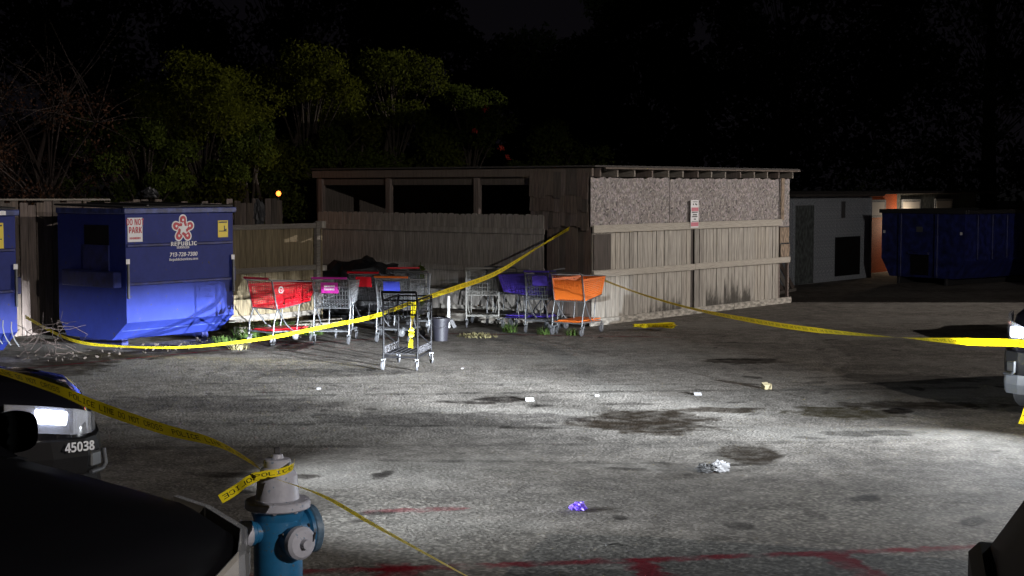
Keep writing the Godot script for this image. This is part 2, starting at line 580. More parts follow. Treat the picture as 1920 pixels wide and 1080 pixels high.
	paint_line(d, n, Vector2(-6.5, -19.6), Vector2(-3.9, -22.3), 0.05, red, 0.7)
	paint_line(d, n, Vector2(-1.05, -10.9), Vector2(-0.4, -11.0), 0.08, red, 0.5)
	return ImageTexture.create_from_image(Image.create_from_data(GN, GN, false, Image.FORMAT_RGBA8, d))

func make_ground() -> void:
	var stones := FastNoiseLite.new()
	stones.seed = 21
	stones.noise_type = FastNoiseLite.TYPE_CELLULAR
	stones.cellular_return_type = FastNoiseLite.RETURN_CELL_VALUE
	stones.frequency = 0.16
	stones.fractal_type = FastNoiseLite.FRACTAL_NONE
	var im := stones.get_seamless_image(1024, 1024, false, false, 0.1)
	im.convert(Image.FORMAT_L8)
	var big := FastNoiseLite.new()
	big.seed = 33
	big.frequency = 0.009
	big.fractal_octaves = 5
	var im2 := big.get_seamless_image(1024, 1024)
	im2.convert(Image.FORMAT_L8)
	var a := im.get_data()
	var b := im2.get_data()
	var rgb := PackedByteArray()
	rgb.resize(a.size() * 3)
	for i in a.size():
		var v := a[i] / 255.0
		var w := b[i] / 255.0
		var t := 0.56 + 0.19 * v * v + (w - 0.5) * 0.20
		t = clampf(t, 0.05, 1.0)
		rgb[i * 3] = int(t * 255)
		rgb[i * 3 + 1] = int(t * 250)
		rgb[i * 3 + 2] = int(t * 244)
	var m := mat(0.55, 0.535, 0.505, 0.9)
	m.metallic_specular = 0.08
	m.albedo_texture = ImageTexture.create_from_image(Image.create_from_data(1024, 1024, false, Image.FORMAT_RGB8, rgb))
	m.uv1_triplanar = true
	m.uv1_world_triplanar = true
	m.uv1_scale = Vector3(0.30, 0.30, 0.30)
	m.heightmap_enabled = true
	m.heightmap_texture = ImageTexture.create_from_image(im)
	m.heightmap_scale = 0.3
	m.detail_enabled = true
	m.detail_albedo = ground_marks()
	m.detail_uv_layer = BaseMaterial3D.DETAIL_UV_2
	m.detail_blend_mode = BaseMaterial3D.BLEND_MODE_MIX
	var st := new_st()
	var xs := [-220.0, GX0, GX0 + GW, 220.0]
	var zs := [-260.0, GZ0, GZ0 + GD, 160.0]
	for i in 3:
		for j in 3:
			var p := [Vector2(xs[i], zs[j]), Vector2(xs[i + 1], zs[j]), Vector2(xs[i + 1], zs[j + 1]), Vector2(xs[i], zs[j + 1])]
			for k: int in [0, 1, 2, 0, 2, 3]:
				var v: Vector2 = p[k]
				st.set_normal(Vector3.UP)
				st.set_uv(v * 0.3)
				st.set_uv2(Vector2((v.x - GX0) / GW, (v.y - GZ0) / GD) if i == 1 and j == 1 else Vector2(0.0, 0.0))
				st.add_vertex(Vector3(v.x, 0, v.y))
	struct("ground", st, m)

# ------------------------------------------------------------------ wooden enclosure and fences
func picket_mesh(w: float, h: float, t: float, ear: float) -> ArrayMesh:
	var st := new_st()
	var x := w / 2
	var poly := PackedVector2Array([Vector2(-x, 0), Vector2(x, 0), Vector2(x, h - ear), Vector2(x - ear, h), Vector2(-x + ear, h), Vector2(-x, h - ear)])
	plate(st, poly, t / 2, t)
	var back := new_st()
	for i in poly.size() - 2:
		tri(st, Vector3(poly[0].x, poly[0].y, -t / 2), Vector3(poly[i + 1].x, poly[i + 1].y, -t / 2), Vector3(poly[i + 2].x, poly[i + 2].y, -t / 2), Vector3.FORWARD)
	return st.commit()

func mould_plank(w: float, reach: float, k: int) -> ArrayMesh:
	# a plank whose foot is blackened by mould, in streaks of uneven height
	var st := new_st()
	var h := 1.56
	var rows := 26
	var cols := 4
	var n := FastNoiseLite.new()
	n.seed = 40 + k
	n.frequency = 1.0
	for i in cols:
		for j in rows:
			var q := [[i, j], [i, j + 1], [i + 1, j + 1], [i, j], [i + 1, j + 1], [i + 1, j]]
			for e: Array in q:
				var x: float = -w / 2 + w * e[0] / cols
				var y: float = -h / 2 + h * pow(float(e[1]) / rows, 1.7)
				var up := y + h / 2
				var d := clampf((reach * (1.0 + 0.9 * n.get_noise_2d(x * 45.0, 3.0)) - up) / 0.22 + 0.7 * n.get_noise_2d(x * 60.0, up * 9.0), 0.0, 1.0)
				st.set_normal(Vector3.BACK)
				st.set_color(Color(1, 1, 1).lerp(Color(0.14, 0.13, 0.12), d))
				st.add_vertex(Vector3(x, y, 0.009))
	for s: float in [-1.0, 1.0]:
		for e: Vector3 in [Vector3(s * w / 2, 0, 0)]:
			st.set_color(Color(0.6, 0.6, 0.6))
			quad(st, Vector3(e.x, -h / 2, 0.009), Vector3(e.x, h / 2, 0.009), Vector3(e.x, h / 2, -0.009), Vector3(e.x, -h / 2, -0.009), Vector3(s, 0, 0))
	return st.commit()

func enclosure() -> void:
	var e := thing("wooden_enclosure", "roofed wooden enclosure with chipboard band above pale plank wall", "shed", lot(0, 0, 0), TH)
	# front wall planks between the bottom board and the top rail
	var wide := 6.44
	var x := 0.0
	var shapes := []
	for k in 5:
		shapes.append(box_mesh(Vector3(0.084 + 0.017 * k, 1.56, 0.018), 0.003))
	var tones := [M.beige, M.beige2, M.beige3, M.beige4, M.beige3]
	while x < wide - 0.05:
		var k := rng.randi_range(1, 4)
		var w := 0.084 + 0.017 * k
		if x > 3.07 and x < 3.22:
			x = 3.245
			put("plank", box_mesh(Vector3(0.09, 1.56, 0.018)), M.rot, e, Vector3(3.19, 0.84, -0.045))
			continue
		var rotten: bool = x < 0.5 and x > -0.1
		var shape: Mesh = shapes[k]
		var tone: Material = tones[rng.randi_range(0, 4)]
		var reach := 0.0
		if x > 3.6 and x < 5.15:
			reach = rnd(0.22, 0.62)
		elif x > 1.45 and x < 2.7:
			reach = rnd(0.1, 0.36)
		elif rng.randf() < 0.25:
			reach = 0.12
		if reach > 0.0:
			shape = mould_plank(w, reach, rng.randi_range(0, 900))
			tone = M.mouldy
		put("plank", shape, tone, e, Vector3(x + w / 2, 0.84 + rnd(-0.012, 0.012), -0.012 + rnd(-0.006, 0.006)), Basis(Vector3.BACK, rnd(-0.004, 0.004)))
		if rotten:
			pass
		x += w + rnd(0.006, 0.014)
	put("patch_board", box_mesh(Vector3(0.50, 0.62, 0.016), 0.003), M.rot, e, Vector3(0.27, 1.28, 0.016))
	# rails, bottom boards
	put("rail", box_mesh(Vector3(wide + 0.02, 0.135, 0.038), 0.004), M.rail, e, Vector3(wide / 2, 1.678, 0.026))
	put("rail", box_mesh(Vector3(3.2, 0.115, 0.038), 0.004), M.rail, e, Vector3(1.6, 0.90, 0.026))
	put("rail", box_mesh(Vector3(3.6, 0.115, 0.038), 0.004), M.rail, e, Vector3(5.005, 0.905, 0.026))
	var bxs := [[-0.1, 0.75], [0.76, 2.1], [2.12, 4.6], [4.61, 6.86]]
	for b: Array in bxs:
		put("bottom_board", box_mesh(Vector3(b[1] - b[0], 0.125, 0.04), 0.006), M.bottom_board, e, Vector3((b[0] + b[1]) / 2, 0.068, 0.03 + rnd(-0.004, 0.006)))
	# chipboard sheets with uneven tops
	var cuts := [-0.06, 2.36, 4.12, 6.36]
	for k in 3:
		var st := new_st()
		var poly := PackedVector2Array([Vector2(cuts[k + 1] - 0.005, 1.748), Vector2(cuts[k] + 0.005, 1.72 if k == 0 else 1.748)])
		var px: float = cuts[k] + 0.005
		while px < cuts[k + 1] - 0.1:
			poly.append(Vector2(px, 2.57 + rnd(-0.028, 0.012)))
			px += rnd(0.05, 0.2)
		poly.append(Vector2(cuts[k + 1] - 0.005, 2.57))
		plate(st, poly, 0.008 + 0.004 * (k % 2), 0.012)
		part("chipboard_sheet", st, M.osb, e)
	# patched right end: plywood, split board, small open frame below
	put("plywood_patch", box_mesh(Vector3(0.40, 0.98, 0.014), 0.002), M.osb, e, Vector3(6.60, 2.08, -0.002))
	put("split_board", box_mesh(Vector3(0.13, 0.86, 0.016)), M.ply, e, Vector3(6.50, 2.15, 0.014))
	put("plywood_patch", box_mesh(Vector3(0.37, 0.32, 0.014), 0.002), M.ply, e, Vector3(6.62, 1.415, 0.0))
	put("plywood_patch", box_mesh(Vector3(0.36, 0.26, 0.014), 0.002), M.ply, e, Vector3(6.63, 1.10, 0.012))
	put("frame_post", box_mesh(Vector3(0.06, 0.80, 0.06), 0.004), M.old3, e, Vector3(6.78, 0.53, -0.02))
	put("frame_rail", box_mesh(Vector3(0.36, 0.05, 0.05), 0.004), M.old3, e, Vector3(6.62, 0.955, -0.02))
	put("corner_post", box_mesh(Vector3(0.09, 2.57, 0.09), 0.005), M.old3, e, Vector3(6.49, 1.285, -0.09))
	put("corner_post", box_mesh(Vector3(0.09, 2.57, 0.09), 0.005), M.old3, e, Vector3(0.05, 1.285, -0.09))
	# rafters and roof
	for k in 14:
		put("rafter", box_mesh(Vector3(0.042, 0.15, 6.9), 0.003), M.timber if k % 3 else M.old3, e, Vector3(0.12 + k * 0.508, 2.655, -3.35 + rnd(-0.03, 0.03)))
	put("roof", box_mesh(Vector3(7.1, 0.03, 7.1), 0.004), M.roof, e, Vector3(3.42, 2.76, -3.4))
	put("roof_edge", box_mesh(Vector3(6.8, 0.03, 0.04), 0.004), M.old, e, Vector3(3.55, 2.727, 0.155))
	# left side: brown weathered boards, a flap of shakes, then the picket fence with open bays above
	for k in 7:
		put("side_board", box_mesh(Vector3(0.018, 1.72, 0.132), 0.003), [M.brown, M.old2, M.old][k % 3], e, Vector3(-0.02 + rnd(-0.004, 0.004), 0.88, -0.09 - k * 0.136))
	var shake := []
	for k in 3:
		shake.append(box_mesh(Vector3(0.012, 0.46, 0.10 + 0.03 * k), 0.002))
	for row in 3:
		var z := -0.02
		while z > -1.25:
			var k := rng.randi_range(0, 2)
			var w := 0.10 + 0.03 * k
			put("shake", shake[k], [M.old, M.old3, M.brown, M.old2][rng.randi_range(0, 3)], e, Vector3(-0.075 - row * 0.016 + rnd(-0.004, 0.004), 1.93 + (2 - row) * 0.27 * -1 + 0.54 + rnd(-0.05, 0.04) - (2 - row) * 0.0, z - w / 2), Basis(Vector3.BACK, -0.05) * Basis(Vector3.RIGHT, rnd(-0.03, 0.03)))
			z -= w + 0.005
	put("header_beam", box_mesh(Vector3(0.06, 0.14, 7.0), 0.005), M.old, e, Vector3(-0.06, 2.655, -3.45))
	put("inner_beam", box_mesh(Vector3(0.05, 0.12, 6.6), 0.005), M.old2, e, Vector3(0.06, 2.5, -3.5))
	for z: float in [-2.64, -4.9, -6.8]:
		put("post", box_mesh(Vector3(0.10, 2.58, 0.12), 0.006), M.old3, e, Vector3(0.03, 1.29, z))
	put("back_wall", box_mesh(Vector3(6.8, 2.58, 0.03)), M.old2, e, Vector3(3.4, 1.29, -6.9))
	put("end_wall", box_mesh(Vector3(0.03, 2.58, 5.6)), M.old2, e, Vector3(6.78, 1.29, -4.05))
	# warning sign on the front
	var s := thing("tow_away_sign", "white and red towing notice nailed to the plank wall", "sign", lot(3.13, 1.90, 0.058), TH)
	sign_board(s)
	# picket fence along the bay
	var f := thing("picket_fence", "dull beige dog-eared picket fence behind the shopping carts", "fence", lot(-0.06, 0, 0), TH - PI / 2)
	# local x runs away from the front wall, local z faces the carts
	var pm := []
	for k in 3:
		pm.append(picket_mesh(0.139, 1.91 + 0.006 * k, 0.017, 0.028))
	for k in 41:
		put("picket", pm[rng.randi_range(0, 2)], [M.fence, M.fence2][rng.randi_range(0, 1)], f, Vector3(-1.06 - k * 0.141, 0.0, 0.035 + rnd(-0.004, 0.004)), Basis(Vector3.BACK, rnd(-0.004, 0.004)))
	put("rail", box_mesh(Vector3(5.9, 0.10, 0.035), 0.004), M.fence, f, Vector3(-3.9, 1.62, 0.065))
	put("rail", box_mesh(Vector3(5.9, 0.10, 0.035), 0.004), M.fence2, f, Vector3(-3.9, 0.92, 0.065))
	put("base_board", box_mesh(Vector3(2.4, 0.17, 0.03), 0.005), M.bottom_board, f, Vector3(-2.2, 0.15, 0.07))

func sign_board(s: Node3D) -> void:
	put("board", box_mesh(Vector3(0.27, 0.52, 0.006), 0.001), M.white_print, s)
	var b := s
	put("red_band", box_mesh(Vector3(0.255, 0.075, 0.002)), M.pink_print, b, Vector3(0, -0.195, 0.0045))
	put("red_band", box_mesh(Vector3(0.235, 0.07, 0.002)), M.pink_print, b, Vector3(0.005, 0.085, 0.0045))
	# tow truck pictogram and unreadable small print as rows of short strokes
	put("pictogram", box_mesh(Vector3(0.035, 0.03, 0.002)), M.dark_print, b, Vector3(-0.05, 0.18, 0.0045))
	put("pictogram", box_mesh(Vector3(0.065, 0.026, 0.002)), M.dark_print, b, Vector3(0.045, 0.178, 0.0045), Basis(Vector3.BACK, -0.3))
	var rows := [[0.225, 0.15, 0.012], [0.03, 0.19, 0.022], [-0.015, 0.13, 0.024], [-0.05, 0.17, 0.024], [-0.10, 0.06, 0.022], [-0.14, 0.19, 0.012]]
	for r: Array in rows:
		var x: float = -r[1] / 2
		var st := new_st()
		while x < r[1] / 2:
			var w := rnd(0.008, 0.02)
			bx(st, Vector3(x + w / 2, r[0], 0.0045), Vector3(w, r[2], 0.002))
			x += w + 0.006
		part("print_line", st, M.dark_print, b)

func rear_fence() -> void:
	var f := thing("board_fence", "tall dark weathered board fence behind the blue dumpsters", "fence", lot(-14.0, 0, -6.0), TH)
	var pm := []
	for k in 4:
		pm.append(picket_mesh(0.138, 2.06 + 0.04 * k, 0.018, 0.004))
	for k in 84:
		put("board", pm[rng.randi_range(0, 3)], [M.old, M.old2, M.old3][rng.randi_range(0, 2)], f, Vector3(0.08 + k * 0.146, 0.01, rnd(-0.006, 0.006)), Basis(Vector3.BACK, rnd(-0.012, 0.012)))
	for y: float in [0.4, 1.1, 1.85]:
		put("rail", box_mesh(Vector3(12.3, 0.09, 0.04), 0.004), M.old2, f, Vector3(6.15, y, -0.035))
	put("cap_board", box_mesh(Vector3(4.6, 0.03, 0.14), 0.004), M.timber, f, Vector3(6.1, 2.205, 0.0), Basis(Vector3.BACK, -0.006))

func fence_panel() -> void:
	var f := thing("fence_panel", "short tan fence panel with rails beside the lettered dumpster", "fence", lot(-5.15, 0, -4.3), TH)
	var pm := []
	for k in 2:
		pm.append(box_mesh(Vector3(0.136, 1.70, 0.018), 0.003))
	for k in 19:
		put("board", pm[k % 2], [M.panel, M.panel2][rng.randi_range(0, 1)], f, Vector3(0.07 + k * 0.1405, 0.87, -0.03 + rnd(-0.004, 0.004)))
	for y: float in [1.72, 0.98]:
		put("rail", box_mesh(Vector3(2.68, 0.09, 0.038), 0.004), M.timber, f, Vector3(1.35, y, 0.0))
	put("base_board", box_mesh(Vector3(2.68, 0.10, 0.04), 0.004), M.timber, f, Vector3(1.35, 0.17, 0.002))
	put("upright", box_mesh(Vector3(0.085, 1.78, 0.085), 0.004), M.timber, f, Vector3(2.735, 0.89, 0.0))
	put("end_board", box_mesh(Vector3(0.03, 1.62, 0.13), 0.004), M.panel, f, Vector3(2.796, 0.85, -0.01))
	put("cap_block", box_mesh(Vector3(0.10, 0.125, 0.18), 0.006), M.beige3, f, Vector3(2.83, 1.735, -0.005))
	put("cap_block", box_mesh(Vector3(0.10, 0.09, 0.18), 0.006), M.beige3, f, Vector3(2.84, 0.96, -0.005))
	var t := thing("loose_timber", "grey timber beam lying at the foot of the tan fence panel", "timber", lot(-4.9, 0, -3.55), TH)
	put("beam", box_mesh(Vector3(2.3, 0.13, 0.16), 0.01, Vector3(1.15, 0.066, 0)), M.timber, t)

# ------------------------------------------------------------------ dumpsters
func dumpster(label: String, at: Vector3, turn: float, lettered: bool) -> Node3D:
	var d := thing("trash_dumpster", label, "dumpster", at, turn, "blue dumpsters along the board fence")
	var w := 2.03
	var h := 2.02
	var dp := 1.75
	# side outline: (z, y), front face at z 0
	var prof := [Vector2(0, h), Vector2(0, 0.38), Vector2(-0.38, 0.1), Vector2(-dp + 0.2, 0.1), Vector2(-dp, 0.35), Vector2(-dp, h)]
	var st := new_st()
	for i in prof.size() - 1:
		var a: Vector2 = prof[i]
		var b: Vector2 = prof[i + 1]
		var out := Vector3(0, (a.y + b.y) / 2 - 1.0, (a.x + b.x) / 2 + dp / 2)
		quad(st, Vector3(0, a.y, a.x), Vector3(w, a.y, a.x), Vector3(w, b.y, b.x), Vector3(0, b.y, b.x), out)
	for x: float in [0.0, w]:
		var poly := PackedVector2Array(prof)
		var idx := Geometry2D.triangulate_polygon(poly)
		for i in range(0, idx.size(), 3):
			tri(st, Vector3(x, poly[idx[i]].y, poly[idx[i]].x), Vector3(x, poly[idx[i + 1]].y, poly[idx[i + 1]].x), Vector3(x, poly[idx[i + 2]].y, poly[idx[i + 2]].x), Vector3(x - 1.0, 0, 0))
	part("body", st, M.blue, d)
	# skids
	for x: float in [0.25, w - 0.25]:
		put("skid", box_mesh(Vector3(0.12, 0.1, 1.1), 0.008), M.navy, d, Vector3(x, 0.051, -0.95))
	put("rim", box_mesh(Vector3(w + 0.10, 0.085, 0.07), 0.012), M.blue_rim, d, Vector3(w / 2, h + 0.025, 0.01))
	for x: float in [-0.01, w + 0.01]:
		put("rim", box_mesh(Vector3(0.06, 0.085, dp - 0.06), 0.01), M.blue_rim, d, Vector3(x, h + 0.022, -dp / 2 - 0.02))
	# lids: two black sheets hinged at the rear, sloped and overhanging
	for k in 2:
		var lid := put("lid", box_mesh(Vector3(w / 2 + 0.06, 0.03, dp + 0.04), 0.01), M.lid, d, Vector3(w * (0.25 + 0.5 * k), h + 0.095 + 0.01 * k, -dp / 2 - 0.03), Basis(Vector3.RIGHT, 0.018))
		put("lid_rib", box_mesh(Vector3(0.05, 0.025, dp - 0.2), 0.005), M.lid, lid, Vector3(0, 0.024, 0))
	for y: float in [1.53, 0.955]:
		put("crease", box_mesh(Vector3(w - 0.03, 0.05, 0.03), 0.012), M.navy, d, Vector3(w / 2, y, 0.006))
	put("weld_seam", box_mesh(Vector3(w - 0.08, 0.012, 0.01)), M.blue_rim, d, Vector3(w / 2, 0.245, -0.182), Basis(Vector3.RIGHT, -0.93))
	# fork pockets with bright worn bars
	for s: float in [0.0, 1.0]:
		var x := -0.075 if s == 0.0 else w + 0.075
		put("fork_pocket", box_mesh(Vector3(0.14, 0.24, 1.35), 0.012), M.navy, d, Vector3(x, 1.02, -0.78))
		var xb := 0.02 if s == 0.0 else w - 0.02
		put("pocket_bar", box_mesh(Vector3(0.035, 0.52, 0.03), 0.006), M.dull_steel, d, Vector3(xb, 1.0, 0.03))
		put("reflector", box_mesh(Vector3(0.065, 0.075, 0.006)), M.white_print, d, Vector3(xb, 1.295, 0.022))
	# side door with a dark slot above it
	put("side_opening", box_mesh(Vector3(0.012, 0.34, 0.62)), M.black, d, Vector3(-0.004, 1.66, -0.72))
	put("side_door", box_mesh(Vector3(0.03, 0.46, 0.66), 0.006), M.navy, d, Vector3(-0.016, 1.30, -0.72))
	if lettered:
		var s := put("notice_sticker", box_mesh(Vector3(0.265, 0.36, 0.004), 0.001), M.white_print, d, Vector3(0.17, 1.765, 0.0035))
		text("print_line", "DO NOT", 0.095, M.red_print, s, Vector3(0, 0.115, 0.004), 0.62)
		text("print_line", "PARK", 0.095, M.red_print, s, Vector3(0, -0.005, 0.004), 0.72)
		strokes(s, 0.20, 0.034, Vector3(0, -0.125, 0.003), M.red_print, Basis.IDENTITY)
		star_emblem(d, Vector3(1.055, 1.765, 0.003))
		text("lettering", "REPUBLIC", 0.062, M.white_print, d, Vector3(1.05, 1.535, 0.024), 1.25)
		text("lettering", "SERVICES", 0.036, M.white_print, d, Vector3(1.05, 1.478, 0.003), 1.1)
		text("phone_number", "713-728-7300", 0.062, M.white_print, d, Vector3(1.06, 1.37, 0.003), 1.0, Basis.IDENTITY, false, 0.2)
		text("lettering", "RepublicServices.com", 0.036, M.white_print, d, Vector3(1.06, 1.295, 0.003), 1.05)
		yellow_sticker(d, Vector3(1.83, 1.745, 0.0035))
	else:
		yellow_sticker(d, Vector3(1.71, 1.73, 0.0035), 1.35)
		put("paper_label", box_mesh(Vector3(0.16, 0.06, 0.004)), M.white_print, d, Vector3(1.78, 2.045, 0.05))
		for k in 4:
			var sp := new_st()
			var p0 := Vector3(1.55 + 0.13 * k, 0.62 - 0.03 * k, 0.003)
			for i in 4:
				bar(sp, p0 + Vector3(0.012 * i * i - 0.02 * i, -0.09 * i, 0), p0 + Vector3(0.012 * (i + 1) * (i + 1) - 0.02 * (i + 1), -0.09 * (i + 1), 0), 0.004, 0.016)
			part("scrape", sp, M.dull_steel, d)
	return d

# a line of print too small to read
func strokes(parent: Node, wide: float, tall: float, at: Vector3, m: Material, b: Basis) -> void:
	var st := new_st()
	var x := -wide / 2
	while x < wide / 2:
		var w := rnd(0.006, 0.016)
		bx(st, Vector3(x + w / 2, 0, 0), Vector3(w, tall * rnd(0.8, 1.0), 0.002))
		x += w + rnd(0.004, 0.008)
	part("print_line", st, m, parent, at, b)

func yellow_sticker(d: Node3D, at: Vector3, k := 1.0) -> void:
	var y := put("warning_sticker", box_mesh(Vector3(0.20 * k, 0.265 * k, 0.004), 0.001), M.yellow_print, d, at)
	var st := new_st()
	bx(st, Vector3(0, 0.105 * k, 0.003), Vector3(0.17 * k, 0.022, 0.002))
	bx(st, Vector3(0.0, -0.035 * k, 0.003), Vector3(0.16 * k, 0.014, 0.002))
	bx(st, Vector3(0.03, 0.01 * k, 0.003), Vector3(0.02, 0.08, 0.002))
	bx(st, Vector3(0.045, -0.02 * k, 0.003), Vector3(0.06, 0.02, 0.002), Basis(Vector3.BACK, 0.5))
	part("pictogram", st, M.dark_print, y)

func star_emblem(d: Node3D, at: Vector3) -> void:
	var e := new_st()
	var r := new_st()
	var h := new_st()
	var c := new_st()
	var big := PackedVector2Array()
	for k in 5:
		var a := PI / 2 + TAU * k / 5
		var t := Vector2.from_angle(a)
		plate(e, capsule2(Vector2.ZERO, t * 0.145, 0.075), 0.0005 * k, 0.001)
		plate(r, capsule2(t * 0.085, t * 0.142, 0.056), 0.004, 0.001)
		var s := t.orthogonal()
		plate(h, PackedVector2Array([t * 0.150 + s * 0.014, t * 0.150 - s * 0.014, t * 0.118 - s * 0.02, t * 0.118 + s * 0.02]), 0.006, 0.001)
		plate(h, PackedVector2Array([t * 0.082 + s * 0.008, t * 0.106 - s * 0.056, t * 0.096 - s * 0.06, t * 0.07 - s * 0.004]), 0.006, 0.001)
		big.append(t * 0.108)
		big.append(Vector2.from_angle(a + PI / 5) * 0.05)
	plate(c, big, 0.0085, 0.001)
	var emblem := part("emblem", e, M.white_print, d, at)
	part("emblem_loops", r, M.red_print, emblem)
	part("emblem_gaps", h, M.white_print, emblem)
	part("emblem_star", c, M.white_print, emblem)

func roll_off() -> void:
	var d := thing("roll_off_container", "large dark blue roll-off container in the gloom by the orange wall", "container", lot(14.18, 0, -0.42), TH - PI / 2)
	# local z faces out of the end wall, local x along its width
	d.rotation.y = TH - PI / 2 - 0.2
	var w := 1.22
	var st := new_st()
	var len := 12.0
	var prof := [Vector2(-w, 1.78), Vector2(-w, 0.62), Vector2(-w + 0.26, 0.17), Vector2(w - 0.26, 0.17), Vector2(w, 0.62), Vector2(w, 1.78)]
	for i in 5:
		var a: Vector2 = prof[i]
		var b: Vector2 = prof[i + 1]
		quad(st, Vector3(a.x, a.y, 0), Vector3(b.x, b.y, 0), Vector3(b.x, b.y, -len), Vector3(a.x, a.y, -len), Vector3((a.x + b.x) / 2, (a.y + b.y) / 2 - 1.0, 0))
	plate(st, PackedVector2Array(prof), 0.0, 0.0)
	plate(st, PackedVector2Array(prof), -len, 0.0)
	part("body", st, M.navy, d)
	put("rim", box_mesh(Vector3(2 * w + 0.12, 0.10, 0.10), 0.01), M.lid, d, Vector3(0, 1.80, 0.0))
	for x: float in [-w, w]:
		put("rim", box_mesh(Vector3(0.10, 0.10, len - 0.1), 0.01), M.lid, d, Vector3(x, 1.80, -len / 2 - 0.02))
	for x: float in [-0.62, 0.45]:
		put("upright_rib", box_mesh(Vector3(0.09, 1.56, 0.07), 0.008), M.navy, d, Vector3(x, 0.96, 0.036))
	for k in 18:
		put("side_rib", box_mesh(Vector3(0.06, 1.1, 0.09), 0.008), M.navy, d, Vector3(w + 0.03, 1.18, -0.5 - k * 0.62))
		put("side_rib", box_mesh(Vector3(0.06, 1.1, 0.09), 0.008), M.navy, d, Vector3(-w - 0.03, 1.18, -0.5 - k * 0.62))
	put("hook_recess", box_mesh(Vector3(0.52, 0.5, 0.03)), M.black, d, Vector3(-0.06, 0.48, 0.004))
	put("hook_plate", box_mesh(Vector3(0.6, 0.07, 0.1), 0.01), M.navy, d, Vector3(-0.06, 0.77, 0.03))
	for x: float in [-0.7, 0.7]:
		put("runner", box_mesh(Vector3(0.08, 0.17, len), 0.01), M.lid, d, Vector3(x, 0.086, -len / 2))
	for x: float in [-1.14, 1.12]:
		put("reflector", box_mesh(Vector3(0.06, 0.07, 0.008)), M.paper, d, Vector3(x, 1.28, 0.006))
	put("number_plate", box_mesh(Vector3(0.18, 0.13, 0.006)), M.dull_steel, d, Vector3(-0.08, 1.36, 0.006))

# ------------------------------------------------------------------ sheds at the right
func sheds() -> void:
	var s := thing("grey_shed", "pale grey shed with a dark door behind the enclosure", "shed", lot(11.6, 0, -2.7), TH)
	var sid := []
	for k in 2:
		sid.append(box_mesh(Vector3(0.198, 2.16, 0.02), 0.002))
	for k in 22:
		put("siding_board", sid[k % 2], M.shed_white, s, Vector3(0.1 + k * 0.2, 1.08, 0.0 + rnd(-0.003, 0.003)))
	put("wall", box_mesh(Vector3(4.4, 2.15, 1.6)), M.shed_white, s, Vector3(2.2, 1.075, -0.82))
	put("roof", box_mesh(Vector3(4.8, 0.07, 2.1), 0.01), M.roof, s, Vector3(2.2, 2.2, -0.75))
	put("door_frame", box_mesh(Vector3(1.12, 2.06, 0.03), 0.004), M.shed_white, s, Vector3(0.72, 1.03, 0.028))
	var dr := put("door", box_mesh(Vector3(0.92, 1.94, 0.03), 0.004), M.shed_door, s, Vector3(0.72, 0.98, 0.042))
	put("door_handle", box_mesh(Vector3(0.03, 0.12, 0.05), 0.008), M.dull_steel, dr, Vector3(-0.38, 0.05, 0.03))
	put("corner_trim", box_mesh(Vector3(0.10, 2.15, 0.03), 0.004), M.shed_white, s, Vector3(4.33, 1.075, 0.028))
	put("hatch", box_mesh(Vector3(1.35, 1.0, 0.03), 0.004), M.black, s, Vector3(3.05, 0.62, 0.03))
	put("notice", box_mesh(Vector3(0.22, 0.42, 0.008)), M.dull_steel, s, Vector3(2.8, 1.82, 0.016))
	var o := thing("orange_building", "low building with an orange end beyond the grey shed", "building", lot(16.15, 0, -3.6), TH)
	put("wall", box_mesh(Vector3(3.3, 2.2, 3.0)), M.orange_wall, o, Vector3(1.65, 1.1, -1.5))
	put("wall", box_mesh(Vector3(5.7, 2.2, 2.98)), M.shed_door, o, Vector3(6.16, 1.1, -1.5))
	put("roof", box_mesh(Vector3(9.4, 0.08, 3.8), 0.01), M.roof, o, Vector3(4.6, 2.25, -1.3))
	for k in 3:
		var wn := put("window", box_mesh(Vector3(1.3, 0.5, 0.03), 0.004), M.shed_white, o, Vector3(1.9 + k * 2.3, 1.8, 0.012))
		put("window_pane", box_mesh(Vector3(1.1, 0.36, 0.01)), M.paper, wn, Vector3(0, 0, 0.016))
	put("lean_board", box_mesh(Vector3(0.16, 1.5, 0.03), 0.004), M.old2, o, Vector3(0.5, 0.76, 0.25), Basis(Vector3.RIGHT, -0.3))
	var wl := thing("wall_lamp", "small wall lamp on the orange building behind the container", "lamp", lot(19.7, 1.35, -3.40), TH)
	put("lamp_back", box_mesh(Vector3(0.14, 0.10, 0.06), 0.01), M.dark_steel, wl, Vector3(0, 0.04, -0.04))
	var wb := new_st()
	lathe(wb, [Vector2(0, -0.06), Vector2(0.04, -0.04), Vector2(0.05, 0.0), Vector2(0, 0.02)], 12)
	part("lamp_bulb", wb, M.street_bulb, wl, Vector3(0, -0.04, 0.06))
	var ol := OmniLight3D.new()
	ol.name = "wall_light"
	ol.light_color = lin(1.0, 0.75, 0.5)
	ol.light_energy = 1.5
	ol.light_size = 0.03
	ol.omni_range = 15.0
	ol.omni_attenuation = 2.0
	ol.shadow_enabled = true
	wl.add_child(ol)
	ol.position = Vector3(0, -0.05, 0.06)
	# leaning slatted frame
	var g := thing("slatted_frame", "weathered slatted frame leaning at the right end of the enclosure", "frame", lot(7.15, 0, -1.0), TH + 0.22)
	put("bottom_bar", box_mesh(Vector3(2.9, 0.07, 0.06), 0.005), M.fence, g, Vector3(1.55, 0.036, 0.0))
	for k in 7:
		var st := new_st()
		bar(st, Vector3(0.35 + k * 0.42, 0.07, -0.002), Vector3(-0.75 + k * 0.42, 1.55, -0.5), 0.02, 0.10)
		part("slat", st, [M.old3, M.fence2][k % 2], g)
	var tb := new_st()
	bar(tb, Vector3(-0.8, 1.57, -0.53), Vector3(2.0, 1.57, -0.53), 0.06, 0.06)
	part("top_bar", tb, M.fence, g)

